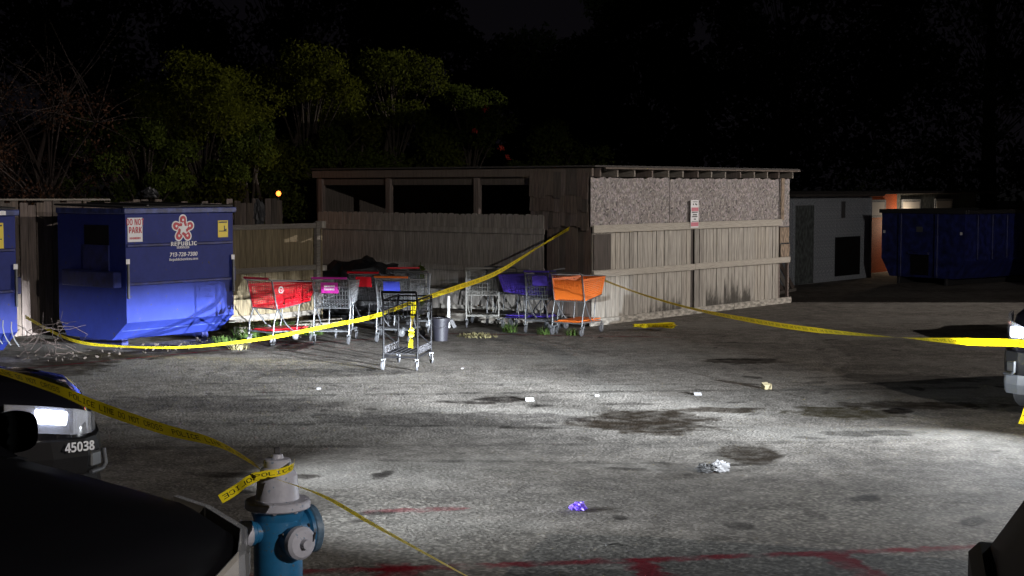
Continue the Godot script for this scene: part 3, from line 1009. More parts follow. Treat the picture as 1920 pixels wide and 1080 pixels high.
# ------------------------------------------------------------------ shopping carts
func mesh_panel(st: SurfaceTool, a: Vector3, b: Vector3, c: Vector3, d: Vector3, nu: int, nv: int, r: float) -> void:
	for i in nu + 1:
		var t := float(i) / nu
		tube(st, [a.lerp(b, t), d.lerp(c, t)], r, -1.0, 4)
	for j in nv + 1:
		var t := float(j) / nv
		tube(st, [a.lerp(d, t), b.lerp(c, t)], r, -1.0, 4)

func holed_panel(st: SurfaceTool, a: Vector3, b: Vector3, c: Vector3, d: Vector3, nu: int, nv: int, hole: float, out: Vector3, solid_top := 1) -> void:
	var at := func(u: float, v: float) -> Vector3: return a.lerp(b, u).lerp(d.lerp(c, u), v)
	for i in nu:
		for j in nv:
			var u0 := float(i) / nu
			var u1 := float(i + 1) / nu
			var v0 := float(j) / nv
			var v1 := float(j + 1) / nv
			if j >= nv - solid_top or i == 0 or i == nu - 1 or j == 0:
				quad(st, at.call(u0, v0), at.call(u1, v0), at.call(u1, v1), at.call(u0, v1), out)
				continue
			var g := (1.0 - hole) / 2
			var p0 := lerpf(u0, u1, g)
			var p1 := lerpf(u1, u0, g)
			var q0 := lerpf(v0, v1, g)
			var q1 := lerpf(v1, v0, g)
			quad(st, at.call(u0, v0), at.call(u1, v0), at.call(p1, q0), at.call(p0, q0), out)
			quad(st, at.call(u1, v0), at.call(u1, v1), at.call(p1, q1), at.call(p1, q0), out)
			quad(st, at.call(u1, v1), at.call(u0, v1), at.call(p0, q1), at.call(p1, q1), out)
			quad(st, at.call(u0, v1), at.call(u0, v0), at.call(p0, q0), at.call(p0, q1), out)

func caster(cart: Node3D, at: Vector3, turn: float, wheel_mat: Material) -> void:
	var w := Node3D.new()
	w.name = "caster"
	cart.add_child(w, true)
	w.position = at
	w.rotation.y = turn
	var st := new_st()
	lathe(st, [Vector2(0.0, -0.014), Vector2(0.045, -0.014), Vector2(0.06, -0.009), Vector2(0.06, 0.009), Vector2(0.045, 0.014), Vector2(0.0, 0.014)], 14, Transform3D(Basis(Vector3.RIGHT, PI / 2), Vector3(0, 0.06, 0)))
	part("tyre", st, wheel_mat, w)
	var f := new_st()
	for s: float in [-0.021, 0.021]:
		bx(f, Vector3(0.012, 0.095, s), Vector3(0.03, 0.09, 0.005), Basis(Vector3.BACK, -0.3))
	bx(f, Vector3(0.025, 0.14, 0), Vector3(0.05, 0.014, 0.05))
	part("fork", f, M.steel, w)

func cart(label: String, at: Vector3, turn: float, style: String, basket: Material, frame: Material, grip: Material, placard: Material = null, words := "", wheel: Material = null) -> Node3D:
	var c := thing("shopping_cart", label, "shopping cart", at, turn, "shopping carts left by the enclosure")
	var wm: Material = wheel if wheel else M.grey_wheel
	# corners of the basket: back, front, bottom, top
	var zb := 0.27
	var zf := 0.19
	var bb := Vector3(-0.36, 0.55, 0)
	var bt := Vector3(-0.45, 0.98, 0)
	var fb := Vector3(0.40, 0.63, 0)
	var ft := Vector3(0.50, 0.93, 0)
	var z := Vector3.BACK
	var st := new_st()
	if style == "wire":
		for s: float in [-1.0, 1.0]:
			mesh_panel(st, bb + z * zb * s, fb + z * zf * s, ft + z * zf * 1.1 * s, bt + z * zb * s, 17, 6, 0.0042)
		mesh_panel(st, fb - z * zf, fb + z * zf, ft + z * zf * 1.1, ft - z * zf * 1.1, 8, 5, 0.0042)
		mesh_panel(st, bb - z * zb, bb + z * zb, fb + z * zf, fb - z * zf, 9, 9, 0.0042)
	else:
		for s: float in [-1.0, 1.0]:
			holed_panel(st, bb + z * zb * s, fb + z * zf * s, ft + z * zf * 1.1 * s, bt + z * zb * s + Vector3(0, -0.06, 0), 22, 11, 0.48, z * s)
			quad(st, bt + z * zb * s + Vector3(0, -0.06, 0), ft + z * zf * 1.1 * s, ft + z * (zf * 1.1 + 0.02) * s, bt + z * (zb + 0.02) * s + Vector3(0, -0.06, 0), Vector3.UP)
		holed_panel(st, fb - z * zf, fb + z * zf, ft + z * zf * 1.1, ft - z * zf * 1.1, 10, 8, 0.48, Vector3.RIGHT)
		holed_panel(st, bb - z * zb, bb + z * zb, fb + z * zf, fb - z * zf, 10, 14, 0.5, Vector3.DOWN)
	part("basket", st, basket, c)
	# rear gate with child seat bars
	var gt := new_st()
	mesh_panel(gt, bb + z * -zb * 0.96, bb + z * zb * 0.96, bt + z * zb * 0.96 + Vector3(0, -0.02, 0), bt - z * zb * 0.96 + Vector3(0, -0.02, 0), 12, 6, 0.004)
	part("rear_gate", gt, frame if style == "wire" else basket, c)
	# tubular frame
	var fr := new_st()
	for s: float in [-1.0, 1.0]:
		tube(fr, [Vector3(-0.52, 1.02, zb * s * 1.04), Vector3(-0.45, 0.98, zb * s * 1.04), Vector3(-0.35, 0.54, zb * s * 1.04), Vector3(-0.42, 0.34, zb * s * 1.04), Vector3(-0.44, 0.15, zb * s * 1.02)], 0.013)
		tube(fr, [Vector3(-0.43, 0.21, zb * s), Vector3(0.40, 0.18, zf * s * 0.9), Vector3(0.44, 0.16, zf * s * 0.9)], 0.012)
		tube(fr, [Vector3(-0.33, 0.54, zb * s), Vector3(-0.14, 0.30, zb * s * 0.9), Vector3(0.0, 0.205, zf * s * 1.15)], 0.011)
		tube(fr, [Vector3(-0.36, 0.545, zb * s), Vector3(0.40, 0.622, zf * s)], 0.010)
		tube(fr, [bt + z * zb * s, ft + z * zf * 1.1 * s], 0.009)
		tube(fr, [Vector3(0.18, 0.60, zf * s), Vector3(0.12, 0.21, zf * s)], 0.010)
	tube(fr, [ft - z * zf * 1.1, ft + z * zf * 1.1], 0.009)
	tube(fr, [Vector3(-0.44, 0.20, -zb), Vector3(-0.44, 0.20, zb)], 0.011)
	tube(fr, [Vector3(0.40, 0.185, -zf), Vector3(0.40, 0.185, zf)], 0.011)
	tube(fr, [bb - z * zb, bb + z * zb], 0.010)
	part("frame", fr, frame, c)
	var tr := new_st()
	mesh_panel(tr, Vector3(-0.40, 0.215, -zb * 0.95), Vector3(-0.40, 0.215, zb * 0.95), Vector3(0.38, 0.195, zf * 0.9), Vector3(0.38, 0.195, -zf * 0.9), 8, 3, 0.004)
	part("lower_rack", tr, basket if style != "wire" else frame, c)
	if style != "wire":
		put("lower_tray", box_mesh(Vector3(0.74, 0.014, 0.40), 0.004), basket, c, Vector3(-0.02, 0.232, 0))
	var hd := new_st()
	tube(hd, [Vector3(-0.52, 1.02, -zb * 1.02), Vector3(-0.52, 1.02, zb * 1.02)], 0.017, -1.0, 8)
	part("handle", hd, grip, c)
	if placard:
		var pl := put("placard", box_mesh(Vector3(0.012, 0.17, 0.27), 0.003), placard, c, Vector3(-0.445, 0.865, -0.02), Basis(Vector3.BACK, 0.2))
		if words:
			for y: float in [0.03, -0.02]:
				strokes(pl, 0.16, 0.035, Vector3(-0.007, y, 0), M.white_print, Basis(Vector3.UP, -PI / 2))
	for s: float in [-1.0, 1.0]:
		caster(c, Vector3(-0.44, 0, zb * s * 1.0), rnd(-0.2, 0.2), wm)
		caster(c, Vector3(0.42, 0, zf * s * 0.9), rnd(-1.5, 1.5), wm)
	return c

func black_cart(at: Vector3, turn: float) -> void:
	var c := thing("shopping_cart", "slim black two-tier cart standing alone with barricade tape tied to it", "shopping cart", at, turn, "shopping carts left by the enclosure")
	var z := 0.23
	var fr := new_st()
	for s: float in [-1.0, 1.0]:
		tube(fr, [Vector3(-0.46, 1.03, z * s), Vector3(-0.40, 0.92, z * s), Vector3(-0.38, 0.25, z * s), Vector3(-0.42, 0.14, z * s)], 0.014)
		tube(fr, [Vector3(0.44, 0.93, z * s), Vector3(0.40, 0.25, z * s), Vector3(0.42, 0.14, z * s)], 0.014)
		tube(fr, [Vector3(-0.40, 0.92, z * s), Vector3(0.44, 0.93, z * s)], 0.012)
		tube(fr, [Vector3(-0.41, 0.17, z * s), Vector3(0.42, 0.17, z * s)], 0.014)
		tube(fr, [Vector3(-0.385, 0.5, z * s), Vector3(0.40, 0.25, z * s)], 0.010)
	for x: float in [-0.40, 0.43]:
		tube(fr, [Vector3(x, 0.17, -z), Vector3(x, 0.17, z)], 0.012)
		tube(fr, [Vector3(x, 0.92, -z), Vector3(x, 0.92, z)], 0.012)
	part("frame", fr, M.black, c)
	var bk := new_st()
	for s: float in [-1.0, 1.0]:
		mesh_panel(bk, Vector3(-0.36, 0.72, z * s), Vector3(0.40, 0.72, z * s), Vector3(0.43, 0.92, z * s), Vector3(-0.39, 0.92, z * s), 14, 3, 0.004)
	mesh_panel(bk, Vector3(-0.36, 0.72, -z), Vector3(-0.36, 0.72, z), Vector3(0.40, 0.72, z), Vector3(0.40, 0.72, -z), 8, 12, 0.004)
	mesh_panel(bk, Vector3(-0.37, 0.72, -z), Vector3(-0.37, 0.72, z), Vector3(-0.40, 0.92, z), Vector3(-0.40, 0.92, -z), 7, 3, 0.004)
	mesh_panel(bk, Vector3(0.40, 0.72, -z), Vector3(0.40, 0.72, z), Vector3(0.43, 0.92, z), Vector3(0.43, 0.92, -z), 7, 3, 0.004)
	part("upper_basket", bk, M.black, c)
	var sh := new_st()
	mesh_panel(sh, Vector3(-0.38, 0.21, -z), Vector3(-0.38, 0.21, z), Vector3(0.41, 0.21, z), Vector3(0.41, 0.21, -z), 6, 9, 0.005)
	for s: float in [-1.0, 1.0]:
		mesh_panel(sh, Vector3(-0.38, 0.21, z * s), Vector3(0.41, 0.21, z * s), Vector3(0.41, 0.30, z * s), Vector3(-0.38, 0.30, z * s), 10, 1, 0.005)
	part("lower_shelf", sh, M.dark_steel, c)
	var hd := new_st()
	tube(hd, [Vector3(-0.46, 1.03, -z), Vector3(-0.46, 1.03, z)], 0.017, -1.0, 8)
	part("handle", hd, M.black, c)
	for s: float in [-1.0, 1.0]:
		caster(c, Vector3(-0.43, 0, z * s), rnd(-0.3, 0.3), M.grey_wheel)
		caster(c, Vector3(0.42, 0, z * s), rnd(-0.8, 0.8), M.grey_wheel)

func carts() -> void:
	var r := cart("red plastic shopping cart with a round white emblem on its side", Vector3(-3.55, 0, -22.95), TH, "plastic", M.red, M.steel, M.red)
	var em := new_st()
	var side := Basis(Vector3(0.995, 0.0, 0.1), Vector3.UP, Vector3(-0.1, 0, 0.995))
	for k in 3:
		var rr: float = [0.056, 0.036, 0.018][k]
		var ring := PackedVector2Array()
		for i in 24:
			ring.append(Vector2.from_angle(TAU * i / 24) * rr)
		var s := new_st()
		plate(s, ring, 0.002 * k, 0.002)
		part(["emblem", "emblem_ring", "emblem_dot"][k], s, [M.white_print, M.red, M.white_print][k], r, Vector3(-0.26, 0.84, 0.268), Basis(Vector3.UP, 0.10))
	cart("grey wire shopping cart with a magenta placard", Vector3(-2.70, 0, -23.10), 1.42, "wire", M.steel, M.steel, M.magenta, M.magenta, "print")
	cart("grey wire shopping cart with a blue placard and orange handle", Vector3(-1.72, 0, -23.35), 1.30, "wire", M.dull_steel, M.steel, M.orange, M.blue_sign)
	cart("dark wire shopping cart with a bright red handle behind the others", Vector3(-2.25, 0, -24.55), 1.25, "wire", M.dark_steel, M.dark_steel, M.red, M.red)
	cart("grey wire shopping cart jammed behind the blue placard cart", Vector3(-1.62, 0, -24.85), 1.5, "wire", M.dull_steel, M.dull_steel, M.dull_steel)
	cart("dark wire shopping cart with dull red handle nearest the picket fence corner", Vector3(-1.95, 0, -25.95), 1.75, "wire", M.dark_steel, M.dark_steel, M.red)
	black_cart(Vector3(-1.40, 0, -19.85), 1.40)
	cart("pale cream wire shopping cart against the picket fence", Vector3(-0.52, 0, -25.85), 1.6, "wire", M.white_wire, M.white_wire, M.white_wire)
	cart("second pale wire shopping cart beside the cream one", Vector3(-0.02, 0, -26.15), 1.2, "wire", M.white_wire, M.dull_steel, M.dull_steel)
	cart("deep purple plastic shopping cart turned to the left", Vector3(0.30, 0, -25.22), 2.75, "plastic", M.purple, M.dark_steel, M.dark_steel)
	cart("dark wire shopping cart with a purple placard next to the orange cart", Vector3(0.62, 0, -24.85), 1.25, "wire", M.dark_steel, M.dull_steel, M.purple, M.purple)
	var o := cart("orange plastic shopping cart beside the plank wall", Vector3(1.12, 0, -24.42), 1.02, "plastic", M.orange, M.steel, M.dull_steel)
	var bk := new_st()
	for s: Array in [[0.0, 0.76, 0.42, 0.3]]:
		quad(bk, Vector3(-0.375, 0.58, -0.25), Vector3(-0.375, 0.58, 0.25), Vector3(-0.43, 0.90, 0.25), Vector3(-0.43, 0.90, -0.25), Vector3.LEFT)
	part("rear_panel", bk, M.orange, o)

# ------------------------------------------------------------------ cars
# local x forward, z to the car's right
func loft(stations: Array, section: Callable) -> SurfaceTool:
	var st := new_st()
	var rings := []
	for s in stations:
		rings.append(section.call(s))
	st.set_smooth_group(0)
	for i in rings.size() - 1:
		for k in rings[i].size() - 1:
			var p := [rings[i][k], rings[i + 1][k], rings[i + 1][k + 1], rings[i][k + 1]]
			for q: int in [0, 1, 2, 0, 2, 3]:
				st.add_vertex(p[q])
	for e: int in [0, rings.size() - 1]:
		var r: Array = rings[e]
		var mid := Vector3.ZERO
		for v: Vector3 in r:
			mid += v / r.size()
		for k in r.size() - 1:
			st.set_smooth_group(-1)
			if e == 0:
				st.add_vertex(mid)
				st.add_vertex(r[k])
				st.add_vertex(r[k + 1])
			else:
				st.add_vertex(mid)
				st.add_vertex(r[k + 1])
				st.add_vertex(r[k])
	st.index()
	st.generate_normals()
	return st

func pod(st: SurfaceTool, c: Vector3, r: Vector3, b := Basis.IDENTITY) -> void:
	var nu := 20
	var nv := 10
	var at := func(i: int, j: int) -> Vector3:
		var a := TAU * i / nu
		var e := PI * j / nv - PI / 2
		var d := Vector3(signf(cos(a)) * pow(absf(cos(a)), 0.6) * pow(cos(e), 0.6), signf(sin(e)) * pow(absf(sin(e)), 0.6), signf(sin(a)) * pow(absf(sin(a)), 0.6) * pow(cos(e), 0.6))
		return d
	for i in nu:
		for j in nv:
			var p := [at.call(i, j), at.call(i, j + 1), at.call(i + 1, j + 1), at.call(i + 1, j)]
			for t: Array in [[0, 1, 2], [0, 2, 3]]:
				if (p[t[0]] - p[t[1]]).length() < 1e-4 or (p[t[1]] - p[t[2]]).length() < 1e-4 or (p[t[0]] - p[t[2]]).length() < 1e-4:
					continue
				for k: int in t:
					var v: Vector3 = p[k]
					st.set_normal((b * (v / r)).normalized())
					st.add_vertex(c + b * (v * r))

func car(label: String, at: Vector3, turn: float, o := {}) -> Node3D:
	var c := thing(o.get("name", "police_car"), label, "car", at, turn)
	var lift: float = o.get("tall", 1.0)
	var paint: Material = o.get("paint", M.car_black)
	# station: x, half width, bottom, shoulder, crown
	var lower := [[2.50, 0.66, 0.42, 0.74, 0.80], [2.46, 0.78, 0.36, 0.84, 0.91], [2.36, 0.88, 0.32, 0.91, 0.99], [2.10, 0.955, 0.30, 0.97, 1.05], [1.6, 0.985, 0.30, 1.02, 1.10], [1.05, 1.0, 0.30, 1.07, 1.15], [0.2, 1.0, 0.30, 1.09, 1.12], [-1.0, 1.0, 0.30, 1.11, 1.13], [-2.0, 0.985, 0.32, 1.11, 1.13], [-2.34, 0.95, 0.36, 1.09, 1.11], [-2.46, 0.90, 0.42, 1.02, 1.05], [-2.50, 0.84, 0.50, 0.92, 0.95]]
	if o.get("slant", false):
		lower = lower.slice(0, 8) + [[-1.75, 0.99, 0.32, 1.11, 1.13], [-2.08, 0.97, 0.34, 1.11, 1.125], [-2.18, 0.95, 0.38, 0.98, 0.99], [-2.32, 0.93, 0.42, 0.77, 0.78], [-2.37, 0.90, 0.46, 0.70, 0.71]]
	var sec := func(s: Array) -> Array:
		var r := []
		var w: float = s[1]
		var y0: float = s[2]
		var ys: float = s[3] * lift
		var yc: float = s[4] * lift
		var half := [Vector2(w * 0.88, y0), Vector2(w * 0.97, y0 + 0.10), Vector2(w, lerpf(y0, ys, 0.45)), Vector2(w * 0.985, lerpf(y0, ys, 0.8)), Vector2(w * 0.95, ys - 0.03), Vector2(w * 0.87, ys + 0.01), Vector2(w * 0.45, yc - 0.01), Vector2(0, yc)]
		for k in 8:
			r.append(Vector3(s[0], half[k].y, half[k].x))
		for k in range(6, -1, -1):
			r.append(Vector3(s[0], half[k].y, -half[k].x))
		r.append(r[0])
		return r
	part("body", loft(lower, sec), paint, c)
	var roof := 1.76 * lift
	var cab := [[1.16, 0.80, 1.10], [0.62, 0.74, 1.47], [0.28, 0.70, 1.68], [-0.1, 0.69, 1.745], [-1.0, 0.69, 1.76], [-1.75, 0.68, 1.73], [-2.0, 0.70, 1.62], [-2.36, 0.78, 1.10]]
	if o.get("slant", false):
		cab = cab.slice(0, 5) + [[-1.55, 0.70, 1.71], [-1.78, 0.76, 1.52], [-2.09, 0.88, 1.10]]
	var sec2 := func(s: Array) -> Array:
		var r := []
		var top: float = s[2] * lift
		var w: float = s[1]
		var half := [Vector2(0.93, 1.06 * lift), Vector2(lerpf(0.93, w, 0.5), lerpf(1.06 * lift, top, 0.5)), Vector2(w, top - 0.05), Vector2(w * 0.88, top), Vector2(0, top + 0.015)]
		for k in 5:
			r.append(Vector3(s[0], half[k].y, half[k].x))
		for k in range(3, -1, -1):
			r.append(Vector3(s[0], half[k].y, -half[k].x))
		r.append(r[0])
		return r
	part("cabin", loft(cab, sec2), paint, c)
	# glass
	var ws := new_st()
	quad(ws, Vector3(1.10, 1.145 * lift, -0.74), Vector3(1.10, 1.145 * lift, 0.74), Vector3(0.34, 1.665 * lift, 0.60), Vector3(0.34, 1.665 * lift, -0.60), Vector3(1, 1, 0))
	part("windshield", ws, M.glass, c, Vector3(0.035, 0.03, 0))
	var rw := new_st()
	if not o.get("slant", false):
		quad(rw, Vector3(-2.31, 1.18 * lift, -0.70), Vector3(-2.31, 1.18 * lift, 0.70), Vector3(-2.07, 1.58 * lift, 0.60), Vector3(-2.07, 1.58 * lift, -0.60), Vector3(-1, 0.5, 0))
	else:
		quad(rw, Vector3(-2.07, 1.14, -0.70), Vector3(-2.07, 1.14, 0.70), Vector3(-1.82, 1.48, 0.62), Vector3(-1.82, 1.48, -0.62), Vector3(-1, 0.8, 0))
	part("rear_window", rw, M.glass, c, Vector3(-0.02, 0.012, 0))
	for s: float in [-1.0, 1.0]:
		var sw := new_st()
		quad(sw, Vector3(0.75, 1.15 * lift, 0.905 * s), Vector3(-1.9, 1.15 * lift, 0.905 * s), Vector3(-1.8, 1.62 * lift, 0.74 * s), Vector3(0.30, 1.62 * lift, 0.75 * s), Vector3(0, 0.3, s))
		part("side_window", sw, M.glass, c, Vector3(0, 0, 0.02 * s))
		# mirror
		var mr := new_st()
		var mp: Vector3 = o.get("mirror", Vector3(0.86, 1.17, 1.08))
		pod(mr, Vector3(mp.x, mp.y, mp.z * s), Vector3(0.085, 0.095, 0.12), Basis(Vector3.UP, 0.12 * s))
		bx(mr, Vector3(mp.x - 0.02, mp.y - 0.09, (mp.z - 0.12) * s), Vector3(0.07, 0.05, 0.14))
		part("mirror", mr, o.get("mirror_paint", M.trim), c)
		# wheels
		for x: float in [1.55, -1.45]:
			var w := Node3D.new()
			w.name = "wheel"
			c.add_child(w, true)
			w.position = Vector3(x, 0.37, 0.88 * s)
			var ty := new_st()
			lathe(ty, [Vector2(0.24, -0.13), Vector2(0.345, -0.13), Vector2(0.37, -0.10), Vector2(0.37, 0.10), Vector2(0.345, 0.13), Vector2(0.24, 0.13)], 24, Transform3D(Basis(Vector3.RIGHT, PI / 2), Vector3.ZERO))
			part("tyre", ty, M.rubber, w)
			var rm := new_st()
			lathe(rm, [Vector2(0.0, 0.10), Vector2(0.10, 0.11), Vector2(0.22, 0.09), Vector2(0.245, 0.12)], 20, Transform3D(Basis(Vector3.RIGHT, PI / 2 * s), Vector3.ZERO))
			part("rim", rm, M.dark_steel, w)
		# headlight: housing wrapped round the front corner, lens over it, lamp behind
		headlight(c, s, lift, o)
		var tl := new_st()
		if o.get("slant", false):
			bx(tl, Vector3(-2.37, 0.60, 0.80 * s), Vector3(0.08, 0.10, 0.16), Basis(Vector3.UP, 0.35 * s), 0.02)
		else:
			bx(tl, Vector3(-2.43, 0.98 * lift, 0.80 * s), Vector3(0.12, 0.26, 0.20), Basis(Vector3.UP, 0.35 * s), 0.03)
		part("tail_light", tl, o.get("tail", M.red_lens), c)
	# grille, bumpers
	put("grille", box_mesh(Vector3(0.06, 0.20, 1.02), 0.02), M.trim, c, Vector3(2.475, 0.70 * lift, 0))
	var bst := [[2.56, 0.55], [2.53, 0.76], [2.45, 0.90], [2.22, 0.985], [1.98, 1.0]]
	var low: Material = o.get("bumper", M.trim)
	for band: Array in [["front_bumper", M.trim, 0.46, 0.695, 0.0], ["bumper_skirt", low, 0.26, 0.455, -0.012]]:
		var bs := func(q: Array) -> Array:
			return [Vector3(q[0] + band[4], band[2], q[1]), Vector3(q[0] + 0.02 + band[4], (band[2] + band[3]) / 2, q[1] * 1.005), Vector3(q[0] + band[4], band[3], q[1])]
		var st := new_st()
		var pts := []
		for k in range(bst.size() - 1, -1, -1):
			pts.append([bst[k][0], bst[k][1]])
		for k in bst.size():
			pts.append([bst[k][0], -bst[k][1]])
		for i in pts.size() - 1:
			var a: Array = bs.call(pts[i])
			var b: Array = bs.call(pts[i + 1])
			var out := Vector3((pts[i][0] + pts[i + 1][0]) / 2 - 1.6, 0, (pts[i][1] + pts[i + 1][1]) / 2)
			quad(st, a[0], b[0], b[1], a[1], out)
			quad(st, a[1], b[1], b[2], a[2], out)
			quad(st, a[2], b[2], b[2] - out.normalized() * 0.2, a[2] - out.normalized() * 0.2, Vector3.UP)
			quad(st, a[0], b[0], b[0] - out.normalized() * 0.2, a[0] - out.normalized() * 0.2, Vector3.DOWN)
		part(band[0], st, band[1], c)
	for s: float in [-1.0, 1.0]:
		# fog lamp bezel: a bent bright strip round a dark socket
		var fb := Basis(Vector3.UP, -0.62 * s)
		var fg := put("fog_lamp", box_mesh(Vector3(0.03, 0.10, 0.12), 0.01), M.dull_steel, c, Vector3(2.515, 0.545, 0.83 * s), fb)
		var z := new_st()
		tube(z, [Vector3(0.02, 0.06, -0.075 * s), Vector3(0.03, -0.045, -0.085 * s), Vector3(0.03, -0.075, -0.04 * s), Vector3(0.02, -0.08, 0.085 * s)], 0.016)
		part("fog_bezel", z, M.grey_trim, fg)
	put("rear_bumper", box_mesh(Vector3(0.22, 0.26, 1.84), 0.05), o.get("bumper", M.trim), c, Vector3(-2.35 if o.get("slant", false) else -2.46, 0.585 * lift, 0))
	if o.get("push_bar", false):
		var pb := new_st()
		for s: float in [-1.0, 1.0]:
			bx(pb, Vector3(2.63, 0.62, 0.28 * s), Vector3(0.08, 0.54, 0.06), Basis.IDENTITY, 0.015)
		for y: float in [0.46, 0.70, 0.92]:
			tube(pb, [Vector3(2.66, y, -0.28), Vector3(2.66, y, 0.28)], 0.028, -1.0, 8)
		for s: float in [-1.0, 1.0]:
			tube(pb, [Vector3(2.3, 0.4, 0.28 * s), Vector3(2.66, 0.42, 0.28 * s)], 0.03, -1.0, 8)
		part("push_bar", pb, M.trim, c)
	if o.get("light_bar", false):
		put("light_bar", box_mesh(Vector3(0.30, 0.11, 1.25), 0.03), M.trim, c, Vector3(-0.35, roof + 0.085, 0))
	return c

func headlight(c: Node3D, s: float, lift: float, o: Dictionary) -> void:
	var on: bool = o.get("lit", false)
	# corner points in plan, front to side, just outside the body
	var plan := [Vector2(2.505, 0.52), Vector2(2.475, 0.72), Vector2(2.37, 0.875), Vector2(2.12, 0.958), Vector2(1.93, 0.982)]
	var hi := [0.80, 0.855, 0.90, 0.945, 0.965]
	var lo := [0.70, 0.71, 0.725, 0.76, 0.86]
	var h := new_st()
	var l := new_st()
	for i in plan.size() - 1:
		var a := Vector3(plan[i].x, 0, plan[i].y * s)
		var b := Vector3(plan[i + 1].x, 0, plan[i + 1].y * s)
		var out := Vector3(1.0, 0, s) * Vector3(1.0 - i * 0.2, 0, 0.3 + i * 0.2)
		out = out.normalized()
		var a0: Vector3 = a + Vector3.UP * lo[i] * lift
		var a1: Vector3 = a + Vector3.UP * hi[i] * lift
		var b0: Vector3 = b + Vector3.UP * lo[i + 1] * lift
		var b1: Vector3 = b + Vector3.UP * hi[i + 1] * lift
		quad(h, a0 + out * 0.004, b0 + out * 0.004, b1 + out * 0.004, a1 + out * 0.004, out)
		quad(l, a0 + out * 0.034, b0 + out * 0.034, b1 + out * 0.03, a1 + out * 0.03, out)
		quad(l, a1 + out * 0.03, b1 + out * 0.03, b1, a1, Vector3.UP)
		quad(l, a0 + out * 0.034, b0 + out * 0.034, b0, a0, Vector3.DOWN)
	var hh := part("headlight", h, M.reflector if on else M.reflector_off, c)
	part("lens", l, M.lens, hh)
	var am := new_st()
	bx(am, Vector3(2.02, 0.855 * lift, 0.978 * s), Vector3(0.10, 0.03, 0.012), Basis(Vector3.UP, -0.12 * s))
	part("side_marker", am, M.amber, hh)
	var lamp := new_st()
	if o.get("wrap", false):
		bx(lamp, Vector3(2.235, 0.855 * lift, 0.948 * s), Vector3(0.21, 0.09, 0.02), Basis(Vector3.UP, 0.34 * s) * Basis(Vector3.BACK, -0.16), 0.008)
	else:
		bx(lamp, Vector3(2.435, 0.80 * lift, 0.81 * s), Vector3(0.05, 0.11, 0.15), Basis(Vector3.UP, -0.6 * s), 0.012)
	part("lamp", lamp, M.headlamp if on else M.dull_steel, hh)
	if on and o.get("beam", 0.0) > 0.0:
		for q: Array in [[o.beam, o.get("cone", 24.0), o.get("dip", -2.0)], [o.get("hot", 0.0), 7.5, -0.1]]:
			if q[0] <= 0.0:
				continue
			var sp := SpotLight3D.new()
			sp.name = "headlight_beam"
			sp.light_color = lin(0.86, 0.92, 1.0)
			sp.light_energy = q[0]
			sp.light_size = 0.012
			sp.spot_range = 80.0
			sp.spot_attenuation = 2.0
			sp.spot_angle = q[1]
			sp.spot_angle_attenuation = 1.0
			sp.shadow_enabled = true
			c.add_child(sp, true)
			sp.position = Vector3(2.60, 0.80 * lift, 0.80 * s)
			sp.basis = Basis(Vector3.UP, -PI / 2 + o.get("aside", 0.0)) * Basis(Vector3.RIGHT, deg_to_rad(q[2]))
		# cut-off hood of the low beam, as in the lamp itself
		if o.get("cutoff", false):
			put("cutoff_shield", box_mesh(Vector3(0.006, 0.26, 0.44)), M.trim, hh, Vector3(2.90, 0.80 * lift + 0.13 + o.get("hood", -0.008), 0.80 * s))
			put("cutoff_cover", box_mesh(Vector3(0.36, 0.006, 0.44)), M.trim, hh, Vector3(2.72, 0.80 * lift + 0.256, 0.80 * s))

func cars() -> void:
	var g := car("black patrol car at the left edge with one headlight on and white fleet number", Vector3(-5.51, 0, -10.08), deg_to_rad(19), {"lit": true, "wrap": true, "beam": 40.0, "cone": 50.0, "dip": 12.0, "aside": -0.1, "light_bar": true})
	text("fleet_number", "45038", 0.066, M.white_print, g, Vector3(2.41, 0.655, 0.985), 0.86, Basis(Vector3.UP, 0.40))
	var sw := new_st()
	tube(sw, [Vector3(2.50, 0.66, 0.80), Vector3(2.505, 0.61, 0.795), Vector3(2.49, 0.55, 0.815)], 0.008)
	part("door_emblem", sw, M.yellow_print, g)
	car("black car in the left foreground, only hood, mirror and dull headlight in view", Vector3(-3.62, 0, -6.3), deg_to_rad(-27), {"name": "parked_car", "tall": 1.12, "paint": M.car_dull, "mirror": Vector3(0.92, 1.27, 1.06), "mirror_paint": M.mirror_shell})
	car("dark patrol car at the right edge with glowing headlight and grey bumper", Vector3(7.30, 0, -16.93), deg_to_rad(-125), {"tall": 1.12, "lit": true, "beam": 28.0, "cone": 55.0, "dip": 6.0, "bumper": M.silver_trim, "light_bar": true, "mirror": Vector3(0.55, 1.17, 0.90)})
	car("black car at the lower right corner, cut off by the frame", Vector3(4.33, 0, -5.53), deg_to_rad(-15), {"name": "parked_car", "bumper": M.trim, "tail": M.trim, "slant": true, "paint": M.car_dull})
	# out of frame on the right: its low beams rake the lot and the dumpster
	car("patrol car out of frame whose low beams rake the lot", Vector3(7.7, 0, -7.8), PI - atan2(0.77, 0.64), {"lit": true, "beam": 4300.0, "hot": 1800.0, "cone": 45.0, "dip": 33.0, "cutoff": true, "light_bar": true})
	car("dark car parked out of frame beyond the right edge", Vector3(12.9, 0, -25.3), PI, {"name": "parked_car"})

